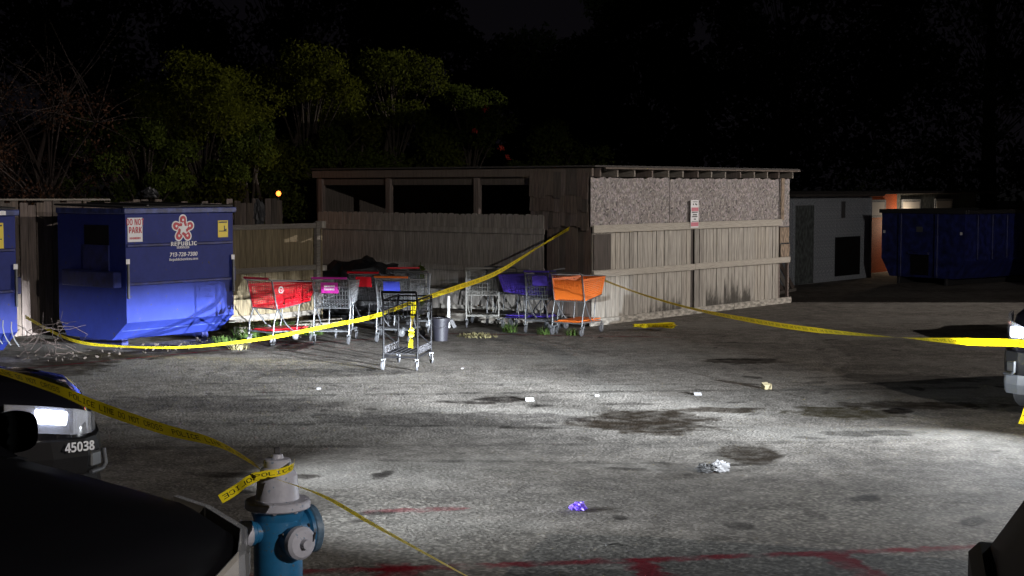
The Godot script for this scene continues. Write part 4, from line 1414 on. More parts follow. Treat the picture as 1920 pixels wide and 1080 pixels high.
# ------------------------------------------------------------------ hydrant
func hydrant() -> void:
	var h := thing("fire_hydrant", "blue fire hydrant with white bonnet in the foreground", "hydrant", Vector3(-1.235, 0, -7.75), 0.25)
	var b := new_st()
	lathe(b, [Vector2(0.0, 0.0), Vector2(0.19, 0.0), Vector2(0.19, 0.04), Vector2(0.135, 0.05), Vector2(0.128, 0.09), Vector2(0.128, 0.66), Vector2(0.14, 0.70), Vector2(0.15, 0.715)], 32)
	part("barrel", b, M.hydrant_blue, h)
	var f := new_st()
	lathe(f, [Vector2(0.10, 0.715), Vector2(0.165, 0.715), Vector2(0.172, 0.722), Vector2(0.172, 0.752), Vector2(0.165, 0.76), Vector2(0.115, 0.765)], 36)
	var fl := part("flange", f, M.hydrant_white, h)
	for k in 8:
		var a := TAU * k / 8 + 0.2
		put("bolt", box_mesh(Vector3(0.02, 0.06, 0.02), 0.004), M.hydrant_white, fl, Vector3(cos(a) * 0.148, 0.735, sin(a) * 0.148))
	var n := new_st()
	lathe(n, [Vector2(0.115, 0.76), Vector2(0.112, 0.80), Vector2(0.104, 0.89), Vector2(0.085, 0.925), Vector2(0.072, 0.935), Vector2(0.072, 0.968), Vector2(0.066, 0.975), Vector2(0.035, 0.98), Vector2(0.028, 1.0), Vector2(0.0, 1.0)], 32)
	part("bonnet", n, M.hydrant_white, h)
	put("operating_nut", box_mesh(Vector3(0.032, 0.035, 0.032), 0.004), M.dark_steel, h, Vector3(0, 1.018, 0))
	# nozzles: facing the camera, and one large to the right, one small to the left
	for q: Array in [[1.05, 0.075, 0.56, 0.175, true], [-0.35, 0.11, 0.58, 0.17, true], [2.75, 0.06, 0.60, 0.17, false]]:
		var dir := Vector3(cos(q[0]), 0, sin(q[0]))
		var bs := Basis(dir.cross(Vector3.UP).normalized() * -1.0, dir, Vector3.UP)
		bs = Basis(Vector3.UP.cross(dir).normalized(), dir, Vector3.UP.cross(dir).normalized().cross(dir))
		var xf := Transform3D(bs, Vector3(0, q[2], 0))
		var r: float = q[1]
		var e: float = q[3]
		var nz := new_st()
		lathe(nz, [Vector2(r * 0.95, 0.05), Vector2(r * 0.95, e - 0.03), Vector2(r * 1.1, e - 0.02), Vector2(r * 1.1, e)], 24, xf)
		var np := part("nozzle", nz, M.hydrant_blue, h)
		var cp := new_st()
		lathe(cp, [Vector2(r * 1.1, e - 0.002), Vector2(r * 1.16, e + 0.004), Vector2(r * 1.16, e + 0.035), Vector2(r * 0.95, e + 0.05), Vector2(r * 0.35, e + 0.055), Vector2(r * 0.33, e + 0.085), Vector2(0, e + 0.085)], 24, xf)
		part("cap", cp, M.hydrant_cap if r > 0.1 else M.hydrant_white, np)
		if q[4]:
			var ch := new_st()
			var pts := []
			for k in 11:
				var t := k / 10.0
				pts.append(xf * Vector3(r * 0.9 * cos(t * 3.0), e + 0.06 - t * 0.10, 0) + Vector3(0, 0.05 - 0.22 * sin(t * PI) * 0.5, 0))
			tube(ch, pts, 0.007, -1.0, 5)
			part("chain", ch, M.dark_steel, np)

# ------------------------------------------------------------------ barricade tape
# a ribbon through the points; twist per point in radians (0 = upright face)
func tape(label: String, pts: Array, twists: Array, width := 0.075) -> void:
	var cv := Curve3D.new()
	for i in pts.size():
		var a: Vector3 = pts[max(i - 1, 0)]
		var b: Vector3 = pts[min(i + 1, pts.size() - 1)]
		var t := (b - a) / 6.0
		cv.add_point(pts[i], -t, t)
	var st := new_st()
	var prev := []
	var run := 0.0
	var n := pts.size() - 1
	for i in n:
		for k in 10:
			var f := k / 10.0
			var p := cv.sample(i, f)
			var q := cv.sample(i, f + 0.05) if f < 0.95 else cv.sample(i, 0.999)
			var dir := (q - p).normalized() if q.distance_to(p) > 1e-5 else Vector3.RIGHT
			var tw := lerpf(twists[i], twists[i + 1], f)
			var side := dir.cross(Vector3.UP).normalized()
			var up := side.cross(dir).normalized()
			var w := (up * cos(tw) + side * sin(tw)) * width * 0.5
			var nn := (side * cos(tw) - up * sin(tw))
			var row := [p - w, p + w, nn, run]
			if prev:
				run += p.distance_to((prev[0] + prev[1]) * 0.5)
				row[3] = run
				ribbon(st, prev, row)
			prev = row
	var o := part("barricade_tape", st, M.tape, self)
	tag(o, label, "tape", "yellow barricade tape")

func ribbon(st: SurfaceTool, a: Array, b: Array) -> void:
	var uv := [Vector2(a[3] / 0.95, 1), Vector2(a[3] / 0.95, 0), Vector2(b[3] / 0.95, 0), Vector2(b[3] / 0.95, 1)]
	var v := [a[0], a[1], b[1], b[0]]
	var nn := [a[2], a[2], b[2], b[2]]
	for k: int in [0, 1, 2, 0, 2, 3]:
		st.set_normal(nn[k])
		st.set_uv(uv[k])
		st.add_vertex(v[k])

func tapes() -> void:
	var knot := Vector3(-1.235, 0.90, -7.63)
	tape("yellow tape sagging from the left dumpster up to the black cart", [Vector3(-7.45, 0.42, -22.7), Vector3(-6.43, 0.16, -21.7), Vector3(-5.47, 0.12, -21.2), Vector3(-4.5, 0.15, -20.95), Vector3(-3.4, 0.30, -20.7), Vector3(-2.5, 0.50, -20.4), Vector3(-1.9, 0.64, -20.2), Vector3(-1.30, 0.88, -19.75)], [0.2, 0.5, 1.0, 0.9, 0.6, 0.5, 0.3, 0.9], 0.06)
	tape("yellow tape rising from the black cart to the shed corner", [Vector3(-1.30, 0.88, -19.75), Vector3(-0.84, 0.95, -21.2), Vector3(-0.25, 1.06, -23.2), Vector3(0.45, 1.40, -25.0), Vector3(1.10, 1.74, -26.05)], [0.6, 0.0, 0.1, 0.8, 0.3])
	tape("yellow tape stretched from the plank wall to the right edge", [Vector3(1.35, 0.90, -25.35), Vector3(2.10, 0.66, -24.3), Vector3(2.76, 0.55, -22.6), Vector3(3.32, 0.585, -20.1), Vector3(3.70, 0.66, -18.1), Vector3(4.20, 0.77, -16.1), Vector3(4.60, 0.84, -15.0), Vector3(4.98, 0.91, -14.0), Vector3(5.5, 0.95, -11.8), Vector3(6.1, 0.95, -10.0)], [0.8, 0.9, 0.9, 0.35, 0.5, 1.5, 0.35, 0.1, 0.3, 0.6])
	tape("yellow lettered tape from the left car to the hydrant", [Vector3(-4.1, 1.36, -9.9), Vector3(-2.87, 1.23, -8.9), Vector3(-2.40, 1.12, -8.6), Vector3(-1.94, 1.06, -8.2), Vector3(-1.585, 1.02, -7.95), knot + Vector3(-0.07, 0.05, 0.0)], [1.5, 0.45, 0.15, 0.35, 0.7, 0.8])
	tape("yellow tape running from the hydrant to the bottom edge", [knot + Vector3(0.0, 0.01, 0.06), Vector3(-0.93, 0.895, -7.2), Vector3(-0.61, 0.88, -6.6), Vector3(-0.19, 0.87, -5.8), Vector3(0.4, 0.88, -4.6), Vector3(0.75, 0.92, -3.6)], [1.2, 1.3, 1.25, 1.1, 0.8, 0.6], 0.06)
	tape("yellow loop of tape wrapped round the hydrant's neck", [knot + Vector3(-0.085, 0.02, 0.085), knot + Vector3(-0.03, 0.03, 0.10 - 0.22 + 0.20), knot + Vector3(0.05, 0.04, 0.06), knot + Vector3(0.10, 0.055, 0.0), knot + Vector3(0.09, 0.06, -0.10)], [0.1, 0.0, 0.1, 0.2, 0.1], 0.04)
	tape("loose yellow tape end hanging left of the hydrant", [knot + Vector3(-0.07, 0.02, 0.06), knot + Vector3(-0.13, -0.01, 0.08), knot + Vector3(-0.19, -0.055, 0.07), knot + Vector3(-0.265, -0.10, 0.09)], [0.6, 0.5, 0.2, 0.6], 0.05)
	tape("loose yellow tape end hanging from the black cart", [Vector3(-1.30, 0.88, -19.72), Vector3(-1.31, 0.74, -19.65), Vector3(-1.33, 0.55, -19.63), Vector3(-1.335, 0.40, -19.64), Vector3(-1.345, 0.27, -19.62)], [1.3, 1.7, 1.6, 1.8, 1.5], 0.07)
	tape("short yellow tape end at the right edge of the frame", [Vector3(4.98, 0.85, -14.02), Vector3(4.93, 0.60, -13.95), Vector3(4.86, 0.38, -13.9), Vector3(4.77, 0.17, -13.85)], [1.4, 1.6, 1.5, 1.6], 0.06)
	# crumpled heap on the ground
	var pts := []
	var tw := []
	for k in 26:
		pts.append(Vector3(2.39 + 0.34 * sin(k * 1.9) + rnd(-0.08, 0.08), 0.045 + 0.03 * absf(sin(k * 2.3)) + rnd(0, 0.02), -25.0 + 0.16 * cos(k * 2.7)))
		tw.append(rnd(0.2, 2.9))
	tape("crumpled heap of yellow tape on the ground before the plank wall", pts, tw, 0.07)
	var bo := thing("bollard", "short steel bollard below the frame that holds the tape", "bollard", Vector3(0.78, 0, -3.55))
	var b := new_st()
	lathe(b, [Vector2(0.07, 0), Vector2(0.07, 1.0), Vector2(0.05, 1.04), Vector2(0, 1.055)], 20)
	part("post", b, M.yellow_print, bo)

# ------------------------------------------------------------------ plants
func leaves(st: SurfaceTool, c: Vector3, r: Vector3, n: int, size: float, shell := 0.55) -> void:
	for i in n:
		var d := Vector3(rng.randfn(), rng.randfn(), rng.randfn()).normalized()
		var k := lerpf(shell, 1.0, sqrt(rng.randf())) * (1.0 + 0.12 * rng.randfn())
		var p := c + d * r * k
		var f := Vector3(rng.randfn(), rng.randfn() - 0.4, rng.randfn()).normalized()
		var s := f.cross(Vector3(rng.randfn(), rng.randfn(), rng.randfn())).normalized()
		var nrm := f.cross(s)
		var l := size * rnd(0.7, 1.35)
		var a := p - f * l * 0.5
		var b := p + f * l * 0.5
		var m := p + nrm * l * 0.06
		for t: Array in [[a, m + s * l * 0.24, b], [a, b, m - s * l * 0.24]]:
			st.set_normal(nrm)
			st.add_vertex(t[0])
			st.set_normal(nrm)
			st.add_vertex(t[1])
			st.set_normal(nrm)
			st.add_vertex(t[2])

# clumps: many small ellipsoids spread through the crown's outline
func tree(called: String, label: String, at: Vector3, height: float, base: float, spread: float, clumps: int, per: int, leaf: float, lm: Material, group: String, bare := 0.0) -> Node3D:
	var t := thing(called, label, "tree", at, 0.0, group)
	var tr := new_st()
	var cr := new_st()
	var mid := (height + base) * 0.5
	tube(tr, [Vector3(0, -0.05, 0), Vector3(rnd(-0.1, 0.1), height * 0.25, rnd(-0.1, 0.1)), Vector3(rnd(-0.3, 0.3), height * 0.55, rnd(-0.3, 0.3)), Vector3(rnd(-0.4, 0.4), height * 0.85, rnd(-0.3, 0.3))], 0.045 * height * 0.5 + 0.03, 0.02, 8)
	for i in clumps:
		var a := rnd(0, TAU)
		var v := rnd(-1.0, 1.0)
		var rr := sqrt(1.0 - v * v * 0.85) * sqrt(rnd(0.12, 1.0))
		var p := Vector3(cos(a) * rr * spread, mid + v * (height - base) * 0.5 * 0.9, sin(a) * rr * spread * 0.8)
		var s := spread * rnd(0.20, 0.36)
		var from := Vector3(0, lerpf(base * 0.5, p.y, 0.5), 0)
		tube(tr, [from, from.lerp(p, 0.5) + Vector3(0, 0.15, 0), p], 0.03, 0.008, 5)
		if bare > 0.0:
			for k in int(16 * bare):
				var e := p + Vector3(rng.randfn(), rng.randfn() * 0.8 + 0.3, rng.randfn()) * s * 1.3
				tube(tr, [p, p.lerp(e, 0.5) + Vector3(rnd(-0.1, 0.1), 0.05, rnd(-0.1, 0.1)), e], 0.009, 0.003, 3)
		leaves(cr, p, Vector3(s, s * 0.75, s), per, leaf, 0.4)
	part("trunk", tr, M.twig if bare > 0.0 else M.bark, t)
	part("crown", cr, lm, t)
	return t

func trees() -> void:
	var g := "overgrown trees behind the fence"
	tree("reddish_tree", "bare reddish twiggy tree at the far left behind the fence", Vector3(-9.3, 0, -30.0), 5.0, 0.8, 1.9, 34, 130, 0.075, M.leaf_red, g, 1.0)
	tree("small_tree", "low dark green tree between the reddish tree and the leafy one", Vector3(-8.0, 0, -30.6), 4.2, 0.6, 1.25, 36, 330, 0.085, M.leaf3, g)
	tree("leafy_tree", "olive green leafy tree behind the lettered dumpster", Vector3(-6.45, 0, -31.2), 5.25, 0.8, 1.6, 64, 420, 0.085, M.leaf, g)
	tree("leafy_tree", "olive green leafy tree left of the shed roof", Vector3(-4.55, 0, -33.0), 5.5, 0.8, 1.5, 60, 420, 0.085, M.leaf, g)
	tree("leafy_tree", "yellowish green tree above the left end of the shed roof", Vector3(-2.7, 0, -34.3), 5.55, 1.0, 1.55, 60, 420, 0.085, M.leaf2, g)
	tree("small_tree", "low bush filling the gap behind the lettered dumpster's right side", Vector3(-5.45, 0, -31.0), 3.7, 0.5, 1.2, 34, 330, 0.085, M.leaf3, g)
	tree("small_tree", "low bush behind the little orange lantern", Vector3(-3.5, 0, -32.6), 3.9, 0.5, 1.2, 34, 330, 0.085, M.leaf3, g)
	tree("small_tree", "low bush between the reddish tree and the olive tree", Vector3(-7.4, 0, -30.2), 3.8, 0.5, 1.1, 30, 330, 0.085, M.leaf3, g)
	var f := tree("flowering_tree", "dim green tree with a few red blossoms above the shed roof", Vector3(-1.0, 0, -35.4), 4.9, 1.6, 1.3, 34, 330, 0.085, M.leaf3, g)
	var fl := new_st()
	for p: Vector3 in [Vector3(0.4, 4.2, 0.9), Vector3(0.15, 3.7, 1.0), Vector3(0.75, 3.3, 0.9), Vector3(0.9, 3.1, 0.8)]:
		leaves(fl, p, Vector3(0.07, 0.06, 0.07), 14, 0.09)
	part("blossom", fl, M.flower, f)
	tree("small_tree", "low rounded tree just above the middle of the shed roof", Vector3(1.1, 0, -36.3), 4.0, 1.5, 1.2, 28, 300, 0.085, M.leaf3, g)
	tree("small_tree", "dark bush behind the grey shed roof", Vector3(13.6, 0, -52.0), 4.0, 0.8, 2.2, 24, 150, 0.13, M.leaf3, g)
	var gf := "tall dark trees against the night sky"
	var spots := [[-22.0, -72.0, 22.0, 7.0, "tall black tree at the far left against the sky"], [-12.0, -80.0, 22.0, 6.0, "tall black tree behind the reddish tree"], [-5.4, -88.0, 15.5, 3.6, "dark tree crown left of the pale gap of sky"], [1.8, -92.0, 11.6, 4.6, "low dark tree crown under the gap of sky"], [7.6, -88.0, 15.0, 4.2, "dark tree crown right of the gap of sky"], [15.6, -86.0, 20.0, 6.6, "tall black tree behind the enclosure roof"], [27.5, -86.0, 23.0, 7.6, "tall black tree at the far right"], [39.0, -88.0, 22.0, 7.0, "tall black tree beyond the right edge"]]
	for s: Array in spots:
		tree("dark_tree", s[4], Vector3(s[0], 0, s[1]), s[2], 1.0, s[3] * 1.15, 90, 260, 0.40, M.leaf_far, gf)

func grass_tuft(label: String, at: Vector3, r: float, h: float, n: int, m: Material) -> void:
	var st := new_st()
	for i in n:
		var a := rnd(0, TAU)
		var q := Vector3(cos(a), 0, sin(a)) * r * sqrt(rng.randf())
		var lean := Vector3(rng.randfn() * 0.35, 1.0, rng.randfn() * 0.35).normalized() * h * rnd(0.5, 1.1)
		var w := Vector3(-sin(a), 0, cos(a)) * 0.007
		var k := q + lean * 0.55
		var tip := q + lean + Vector3(lean.x, -0.15 * h, lean.z) * 0.6
		for t: Array in [[q - w, q + w, k + w * 0.7], [q - w, k + w * 0.7, k - w * 0.7], [k - w * 0.7, k + w * 0.7, tip]]:
			tri(st, t[0], t[1], t[2], Vector3(0, 0.3, 1))
	var o := part("grass_tuft", st, m, self, at)
	tag(o, label, "grass", "grass tufts by the lot's edge")

func plants() -> void:
	var under := [[-5.2, -2.95, 0.28, "green tuft in front of the lettered dumpster's right half"], [-4.7, -2.85, 0.30, "green tuft at the lettered dumpster's right corner"], [-4.35, -2.9, 0.26, "green tuft between the dumpster and the red cart"], [-4.05, -2.7, 0.22, "green tuft right behind the red cart's rear wheel"], [-5.75, -2.8, 0.12, "thin green tuft under the dumpster's middle"]]
	for u: Array in under:
		grass_tuft(u[3], lot(u[0], 0, u[1]), 0.22, u[2], 150, M.grass)
	grass_tuft("dry straw tuft beside the red cart's near wheel", Vector3(-4.05, 0, -22.0), 0.16, 0.12, 70, M.dry_grass)
	grass_tuft("dry straw patch at the middle of the carts' line", Vector3(-0.55, 0, -23.9), 0.35, 0.06, 160, M.dry_grass)
	grass_tuft("green tuft below the purple cart", Vector3(-0.05, 0, -24.6), 0.14, 0.20, 70, M.grass)
	grass_tuft("green tuft between the purple and the orange cart", Vector3(0.55, 0, -24.25), 0.15, 0.16, 70, M.grass)
	grass_tuft("green tuft under the orange cart", Vector3(0.98, 0, -24.1), 0.12, 0.14, 60, M.grass)
	# dead vines piled between the dumpsters
	var v := new_st()
	for k in 26:
		var p := lot(-8.5 + rng.randfn() * 0.25, 0, -3.2 + rng.randfn() * 0.35)
		var pts := []
		var d := Vector3(rng.randfn(), rng.randfn() * 0.5, rng.randfn()) * 0.10
		var top := maxf(0.05, 0.62 - Vector2(p.x - lot(-8.5, 0, -3.3).x, p.z - lot(-8.5, 0, -3.3).z).length() * 0.5)
		var q := p + Vector3(0, rnd(0.01, top), 0)
		for i in 5:
			pts.append(Vector3(q.x, maxf(0.008, q.y), q.z))
			q += d
			d += Vector3(rng.randfn(), rng.randfn() * 0.6, rng.randfn()) * 0.09
		tube(v, pts, 0.006, 0.003, 4)
	var lv := part("dead_brush", v, M.twig, self)
	tag(lv, "pile of dead vines and twigs between the two blue dumpsters", "brush")
	var dl := new_st()
	for k in 170:
		var p := lot(rnd(-9.0, -4.5), rnd(0.006, 0.03), rnd(-3.4, -2.3))
		leaves(dl, p, Vector3(0.01, 0.004, 0.01), 1, 0.055)
	var lt := part("leaf_litter", dl, M.dry_leaf, self)
	lt.set_meta("kind", "stuff")
	tag(lt, "dead leaves scattered along the front of the dumpsters", "leaves")

# ------------------------------------------------------------------ small things
func crumpled(st: SurfaceTool, r: Vector3, seed_: int, rough: float, lift := 0.0) -> void:
	var n := FastNoiseLite.new()
	n.seed = seed_
	n.frequency = 1.3
	n.fractal_octaves = 3
	var nu := 22
	var nv := 12
	var at := func(i: int, j: int) -> Vector3:
		var a := TAU * (i % nu) / nu
		var b := PI * j / nv - PI / 2
		var d := Vector3(cos(a) * cos(b), sin(b), sin(a) * cos(b))
		var k := 1.0 + rough * n.get_noise_3dv(d * 1.6)
		var p := d * r * k
		p.y = maxf(p.y, -r.y * 0.75)
		return p + Vector3(0, r.y * 0.75 + lift, 0)
	for i in nu:
		for j in nv:
			quad(st, at.call(i, j), at.call(i + 1, j), at.call(i + 1, j + 1), at.call(i, j + 1), at.call(i, j) + at.call(i + 1, j + 1) - Vector3(0, 2.0 * (r.y * 0.75 + lift), 0))

func litter() -> void:
	var gl := new_st()
	crumpled(gl, Vector3(0.052, 0.032, 0.06), 3, 0.9)
	for k in 4:
		var a := 2.5 + k * 0.35
		tube(gl, [Vector3(0.02 * cos(a), 0.03, 0.02 * sin(a)), Vector3(0.055 * cos(a), 0.028, 0.055 * sin(a)), Vector3(0.075 * cos(a), 0.012, 0.075 * sin(a))], 0.012, 0.009, 6)
	var g := part("rubber_glove", gl, M.glove, self, Vector3(0.50, 0.002, -10.95))
	tag(g, "crumpled purple rubber glove lying on the asphalt", "glove")
	var bg := thing("plastic_bag", "crumpled white plastic bag with dark end near the round stain", "bag", Vector3(1.70, 0.002, -12.45), 0.1)
	var b1 := new_st()
	crumpled(b1, Vector3(0.08, 0.045, 0.06), 7, 0.8)
	part("pale_end", b1, M.bag, bg, Vector3(0.055, 0, 0))
	var b2 := new_st()
	crumpled(b2, Vector3(0.07, 0.035, 0.055), 9, 1.0)
	part("dark_end", b2, M.bag_dark, bg, Vector3(-0.075, 0, 0.01))
	for q: Array in [[0.20, -16.65, 0.09, M.paper, "small white paper scrap beside the oil stain"], [2.15, -17.1, 0.085, M.bag, "pale paper scrap beyond the large damp stain"], [-0.66, -19.6, 0.03, M.paper, "tiny white scrap right of the black cart"], [0.98, -17.0, 0.05, M.bag, "faint paper scrap between the stains"], [-2.3, -17.6, 0.05, M.bag, "flat grey scrap left of the oil stain"]]:
		var p := new_st()
		bx(p, Vector3(0, q[2] * 0.16, 0), Vector3(q[2], 0.002, q[2] * 0.7), Basis(Vector3.RIGHT, 0.42))
		var o := part("paper_scrap", p, q[3], self, Vector3(q[0], 0.0, q[1]), Basis(Vector3.UP, rnd(-0.3, 0.3)))
		tag(o, q[4], "paper", "paper scraps on the asphalt")
	var cb := new_st()
	bx(cb, Vector3(0, 0.035, 0), Vector3(0.10, 0.07, 0.09), Basis(Vector3.UP, 0.4), 0.006)
	bx(cb, Vector3(-0.02, 0.072, 0.05), Vector3(0.08, 0.004, 0.06), Basis(Vector3.UP, 0.4) * Basis(Vector3.RIGHT, 0.5))
	var c := part("small_carton", cb, M.cardboard, self, Vector3(3.03, 0, -17.6))
	tag(c, "small tan carton standing on the asphalt at the right", "carton")
	var sk := new_st()
	tube(sk, [Vector3(-0.05, 0.006, 0.01), Vector3(0.0, 0.01, 0.0), Vector3(0.05, 0.006, -0.02)], 0.005, 0.004, 5)
	var s := part("white_straw", sk, M.paper, self, Vector3(0.68, 0, -9.85))
	tag(s, "short white straw near the red line", "straw")
	# white stake with a slanting foot by the carts
	var w := thing("white_stake", "thin white stake with a slanted foot between the two groups of carts", "stake", Vector3(-1.08, 0, -25.3), 0.2)
	put("stake", box_mesh(Vector3(0.045, 0.55, 0.03), 0.005), M.paper, w, Vector3(0, 0.277, 0))
	put("foot", box_mesh(Vector3(0.07, 0.16, 0.03), 0.006), M.grey_wheel, w, Vector3(0.07, 0.075, 0.02), Basis(Vector3.BACK, 0.5))
	# tarpaulin heap in the bay
	var t := new_st()
	crumpled(t, Vector3(0.95, 0.62, 0.75), 15, 0.35)
	var tp := part("tarpaulin_heap", t, M.tarp, self, Vector3(-2.75, 0.003, -27.35), Basis(Vector3.UP, 0.6))
	tag(tp, "black covered heap behind the tan fence post", "heap")
	# bags hung up on the fence and in the branches
	for q: Array in [[lot(-2.35, 1.72, -5.93), Vector3(0.10, 0.24, 0.06), "pale plastic bag hanging on the board fence top", 4], [lot(-4.75, 2.22, -5.98), Vector3(0.13, 0.09, 0.08), "grey rag caught above the fence behind the lettered dumpster", 6]]:
		var b := new_st()
		crumpled(b, q[1], q[3], 0.7)
		var o := part("snagged_bag", b, M.grey_wheel, self, q[0])
		tag(o, q[2], "bag")
	# junk between the carts and the picket fence
	var bl := thing("plank_stack", "stack of pale boards on the ground behind the carts", "boards", lot(-0.62, 0, -1.9), TH - PI / 2)
	for k in 4:
		put("board", box_mesh(Vector3(1.9 - 0.2 * k, 0.045, 0.16), 0.004), [M.bottom_board, M.timber][k % 2], bl, Vector3(rnd(-0.1, 0.1), 0.0235 + k * 0.0455, rnd(-0.03, 0.03)), Basis(Vector3.UP, rnd(-0.04, 0.04)))
	var bu := thing("plastic_bucket", "grey bucket standing behind the black cart", "bucket", Vector3(-1.12, 0, -23.2))
	var bs := new_st()
	lathe(bs, [Vector2(0.0, 0.003), Vector2(0.11, 0.003), Vector2(0.14, 0.33), Vector2(0.15, 0.33), Vector2(0.15, 0.36), Vector2(0.13, 0.36), Vector2(0.105, 0.03), Vector2(0, 0.03)], 20)
	part("pail", bs, M.pail, bu)
	var hs := new_st()
	tube(hs, [Vector3(-0.15, 0.34, 0), Vector3(-0.12, 0.25, 0.09), Vector3(0, 0.21, 0.16), Vector3(0.12, 0.25, 0.09), Vector3(0.15, 0.34, 0)], 0.004)
	part("bail", hs, M.dark_steel, bu)
	var px := new_st()
	for k in 5:
		leaves(px, Vector3(0, 0.25 + k * 0.16, 0), Vector3(0.06, 0.06, 0.06), 22, 0.09)
	tube(px, [Vector3.ZERO, Vector3(0.01, 0.5, 0), Vector3(0, 1.0, 0)], 0.008)
	var po := part("tall_weed", px, M.leaf3, self, lot(-0.32, 0, -3.75))
	tag(po, "thin dark weed standing before the picket fence", "weed")

# ------------------------------------------------------------------ light sources that stand in the place
func street_lamp() -> void:
	var l := thing("street_lamp", "tall street lamp out of frame on the right that lights the plank wall", "street lamp", Vector3(38, 0, -30.2), 0.0)
	var p := new_st()
	tube(p, [Vector3(1.3, 0, 0), Vector3(1.3, 8.8, 0), Vector3(1.0, 9.2, 0), Vector3(0.6, 9.26, 0)], 0.09, 0.05, 10)
	part("pole", p, M.dark_steel, l)
	put("lamp_head", box_mesh(Vector3(1.3, 0.10, 1.2), 0.02), M.dark_steel, l, Vector3(0, 9.24, 0))
	for q: Array in [[-0.62, 0.0, 0.02, 1.18], [0.62, 0.0, 0.02, 1.18], [0.0, -0.58, 1.2, 0.02], [0.0, 0.58, 1.2, 0.02]]:
		put("lamp_skirt", box_mesh(Vector3(q[2], 0.16, q[3])), M.dark_steel, l, Vector3(q[0], 9.122, q[1]))
	var b := new_st()
	lathe(b, [Vector2(0, -0.1), Vector2(0.09, -0.07), Vector2(0.12, 0.0), Vector2(0.12, 0.04), Vector2(0, 0.06)], 16)
	part("lamp_bulb", b, M.street_bulb, l, Vector3(-0.05, 9.10, 0))
	var o := OmniLight3D.new()
	o.name = "street_light"
	o.light_color = lin(1.0, 0.91, 0.85)
	o.light_energy = STREET
	o.light_size = 0.01
	o.omni_range = 120.0
	o.omni_attenuation = 2.0
	o.shadow_enabled = true
	l.add_child(o)
	o.position = Vector3(-0.05, 9.08, 0)
	# the block that keeps the far right in the dark
	var w := thing("brick_building", "dark brick building out of frame on the right", "building", Vector3(27.2, 0, -40.0))
	put("wall", box_mesh(Vector3(17.4, 6.4, 18.6)), M.brick_dark, w, Vector3(0, 3.2, 0))
	put("upper_storey", box_mesh(Vector3(17.3, 5.0, 12.6)), M.brick_dark, w, Vector3(0, 9.16, -2.9))
	put("roof", box_mesh(Vector3(17.6, 0.25, 18.8), 0.02), M.roof, w, Vector3(0, 6.53, 0))
	for k in 3:
		var win := put("window", box_mesh(Vector3(1.4, 1.4, 0.06), 0.01), M.dull_steel, w, Vector3(-4 + k * 4, 2.2, 9.31))
		put("pane", box_mesh(Vector3(1.2, 1.2, 0.02)), M.glass, win, Vector3(0, 0, 0.035))
	lot_lamp()
	var st := thing("store_building", "low store building out of frame on the right", "building", Vector3(21.5, 0, -11.0))
	put("wall", box_mesh(Vector3(19.0, 9.5, 19.6)), M.brick_dark, st, Vector3(0, 4.75, 0))
	put("roof", box_mesh(Vector3(19.4, 0.3, 20.0), 0.02), M.roof, st, Vector3(0, 9.66, 0))
	var dr := put("door", box_mesh(Vector3(0.06, 2.1, 1.0), 0.01), M.dull_steel, st, Vector3(-9.53, 1.06, -2.0))
	put("door_handle", box_mesh(Vector3(0.05, 0.12, 0.03), 0.008), M.steel, dr, Vector3(-0.05, 0.0, 0.4))
	# small orange lantern behind the board fence
	var g := thing("garden_lantern", "small glowing orange lantern above the board fence", "lantern", Vector3(-4.50, 0, -28.75))
	var gp := new_st()
	tube(gp, [Vector3(0, 0, 0), Vector3(0, 2.2, 0)], 0.02)
	part("pole", gp, M.dark_steel, g)
	var gb := new_st()
	lathe(gb, [Vector2(0, -0.05), Vector2(0.035, -0.035), Vector2(0.05, 0.0), Vector2(0.035, 0.04), Vector2(0, 0.055)], 14)
	part("lamp_bulb", gb, M.lantern_bulb, g, Vector3(0, 2.275, 0))
	put("lamp_cap", box_mesh(Vector3(0.09, 0.012, 0.09), 0.003), M.dark_steel, g, Vector3(0, 2.345, 0))
	var q := OmniLight3D.new()
	q.name = "lantern_light"
	q.light_color = lin(1.0, 0.35, 0.10)
	q.light_energy = 0.06
	q.light_size = 0.04
	q.omni_range = 20.0
	q.omni_attenuation = 2.0
	q.shadow_enabled = true
	g.add_child(q)
	q.position = Vector3(0, 2.275, 0)

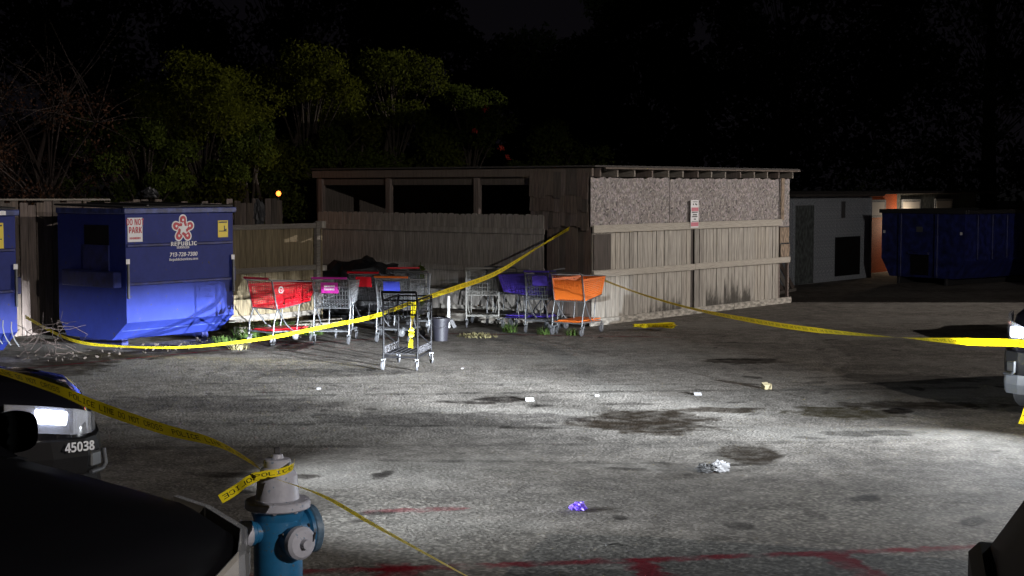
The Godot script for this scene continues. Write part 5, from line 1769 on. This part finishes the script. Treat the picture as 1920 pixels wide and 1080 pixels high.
func lot_lamp() -> void:
	var l := thing("lamp_post", "parking lot lamp post out of frame behind the camera", "street lamp", Vector3(11.6, 0, 4.5))
	var p := new_st()
	tube(p, [Vector3(0.5, 0, 0), Vector3(0.5, 6.7, 0), Vector3(0.1, 7.05, 0)], 0.08, 0.05, 10)
	part("pole", p, M.dark_steel, l)
	put("lamp_head", box_mesh(Vector3(1.0, 0.10, 1.0), 0.02), M.dark_steel, l, Vector3(-0.4, 6.98, 0))
	var b := new_st()
	lathe(b, [Vector2(0, -0.08), Vector2(0.09, -0.06), Vector2(0.12, 0.0), Vector2(0, 0.04)], 16)
	part("lamp_bulb", b, M.street_bulb, l, Vector3(-0.4, 6.88, 0))
	for q: Array in [[-0.88, 0.0, 0.02, 0.96], [0.08, 0.0, 0.02, 0.96], [-0.4, -0.48, 0.94, 0.02], [-0.4, 0.48, 0.94, 0.02]]:
		put("lamp_skirt", box_mesh(Vector3(q[2], 0.16, q[3])), M.dark_steel, l, Vector3(q[0], 6.908, q[1]))
	var o := OmniLight3D.new()
	o.name = "lot_light"
	o.light_color = lin(1.0, 0.92, 0.86)
	o.light_energy = 195.0
	o.light_size = 0.015
	o.omni_range = 100.0
	o.omni_attenuation = 2.0
	o.shadow_enabled = true
	l.add_child(o)
	o.position = Vector3(-0.4, 6.87, 0)

const STREET := 800.0

# ------------------------------------------------------------------ scene
func _ready() -> void:
	rng.seed = 4711
	var cam := Camera3D.new()
	cam.name = "camera"
	cam.position = Vector3(0, 2.4, 0)
	cam.rotation.x = -atan2(189.0, 2790.0)
	cam.fov = 21.9
	cam.near = 0.1
	cam.far = 600.0
	cam.current = true
	add_child(cam)
	var we := WorldEnvironment.new()
	we.name = "world_environment"
	var env := Environment.new()
	env.background_mode = Environment.BG_SKY
	var sky := Sky.new()
	var sm := ProceduralSkyMaterial.new()
	sm.sky_top_color = lin(0.0016, 0.0014, 0.0021)
	sm.sky_horizon_color = lin(0.0030, 0.0026, 0.0034)
	sm.ground_bottom_color = lin(0.001, 0.001, 0.001)
	sm.ground_horizon_color = lin(0.003, 0.003, 0.003)
	sky.sky_material = sm
	env.sky = sky
	env.tonemap_mode = Environment.TONE_MAPPER_LINEAR
	env.tonemap_exposure = 1.0
	env.sdfgi_enabled = true
	env.ssao_enabled = true
	env.ssil_enabled = true
	we.environment = env
	add_child(we)
	make_materials()
	make_ground()
	street_lamp()
	enclosure()
	rear_fence()
	fence_panel()
	sheds()
	dumpster("blue dumpster with star emblem, phone number and white notice", lot(-7.27, 0, -3.2), TH, true)
	dumpster("blue dumpster cut off by the left edge with a yellow sticker", lot(-11.09, 0, -3.25), TH, false)
	roll_off()
	carts()
	cars()
	hydrant()
	tapes()
	trees()
	plants()
	litter()
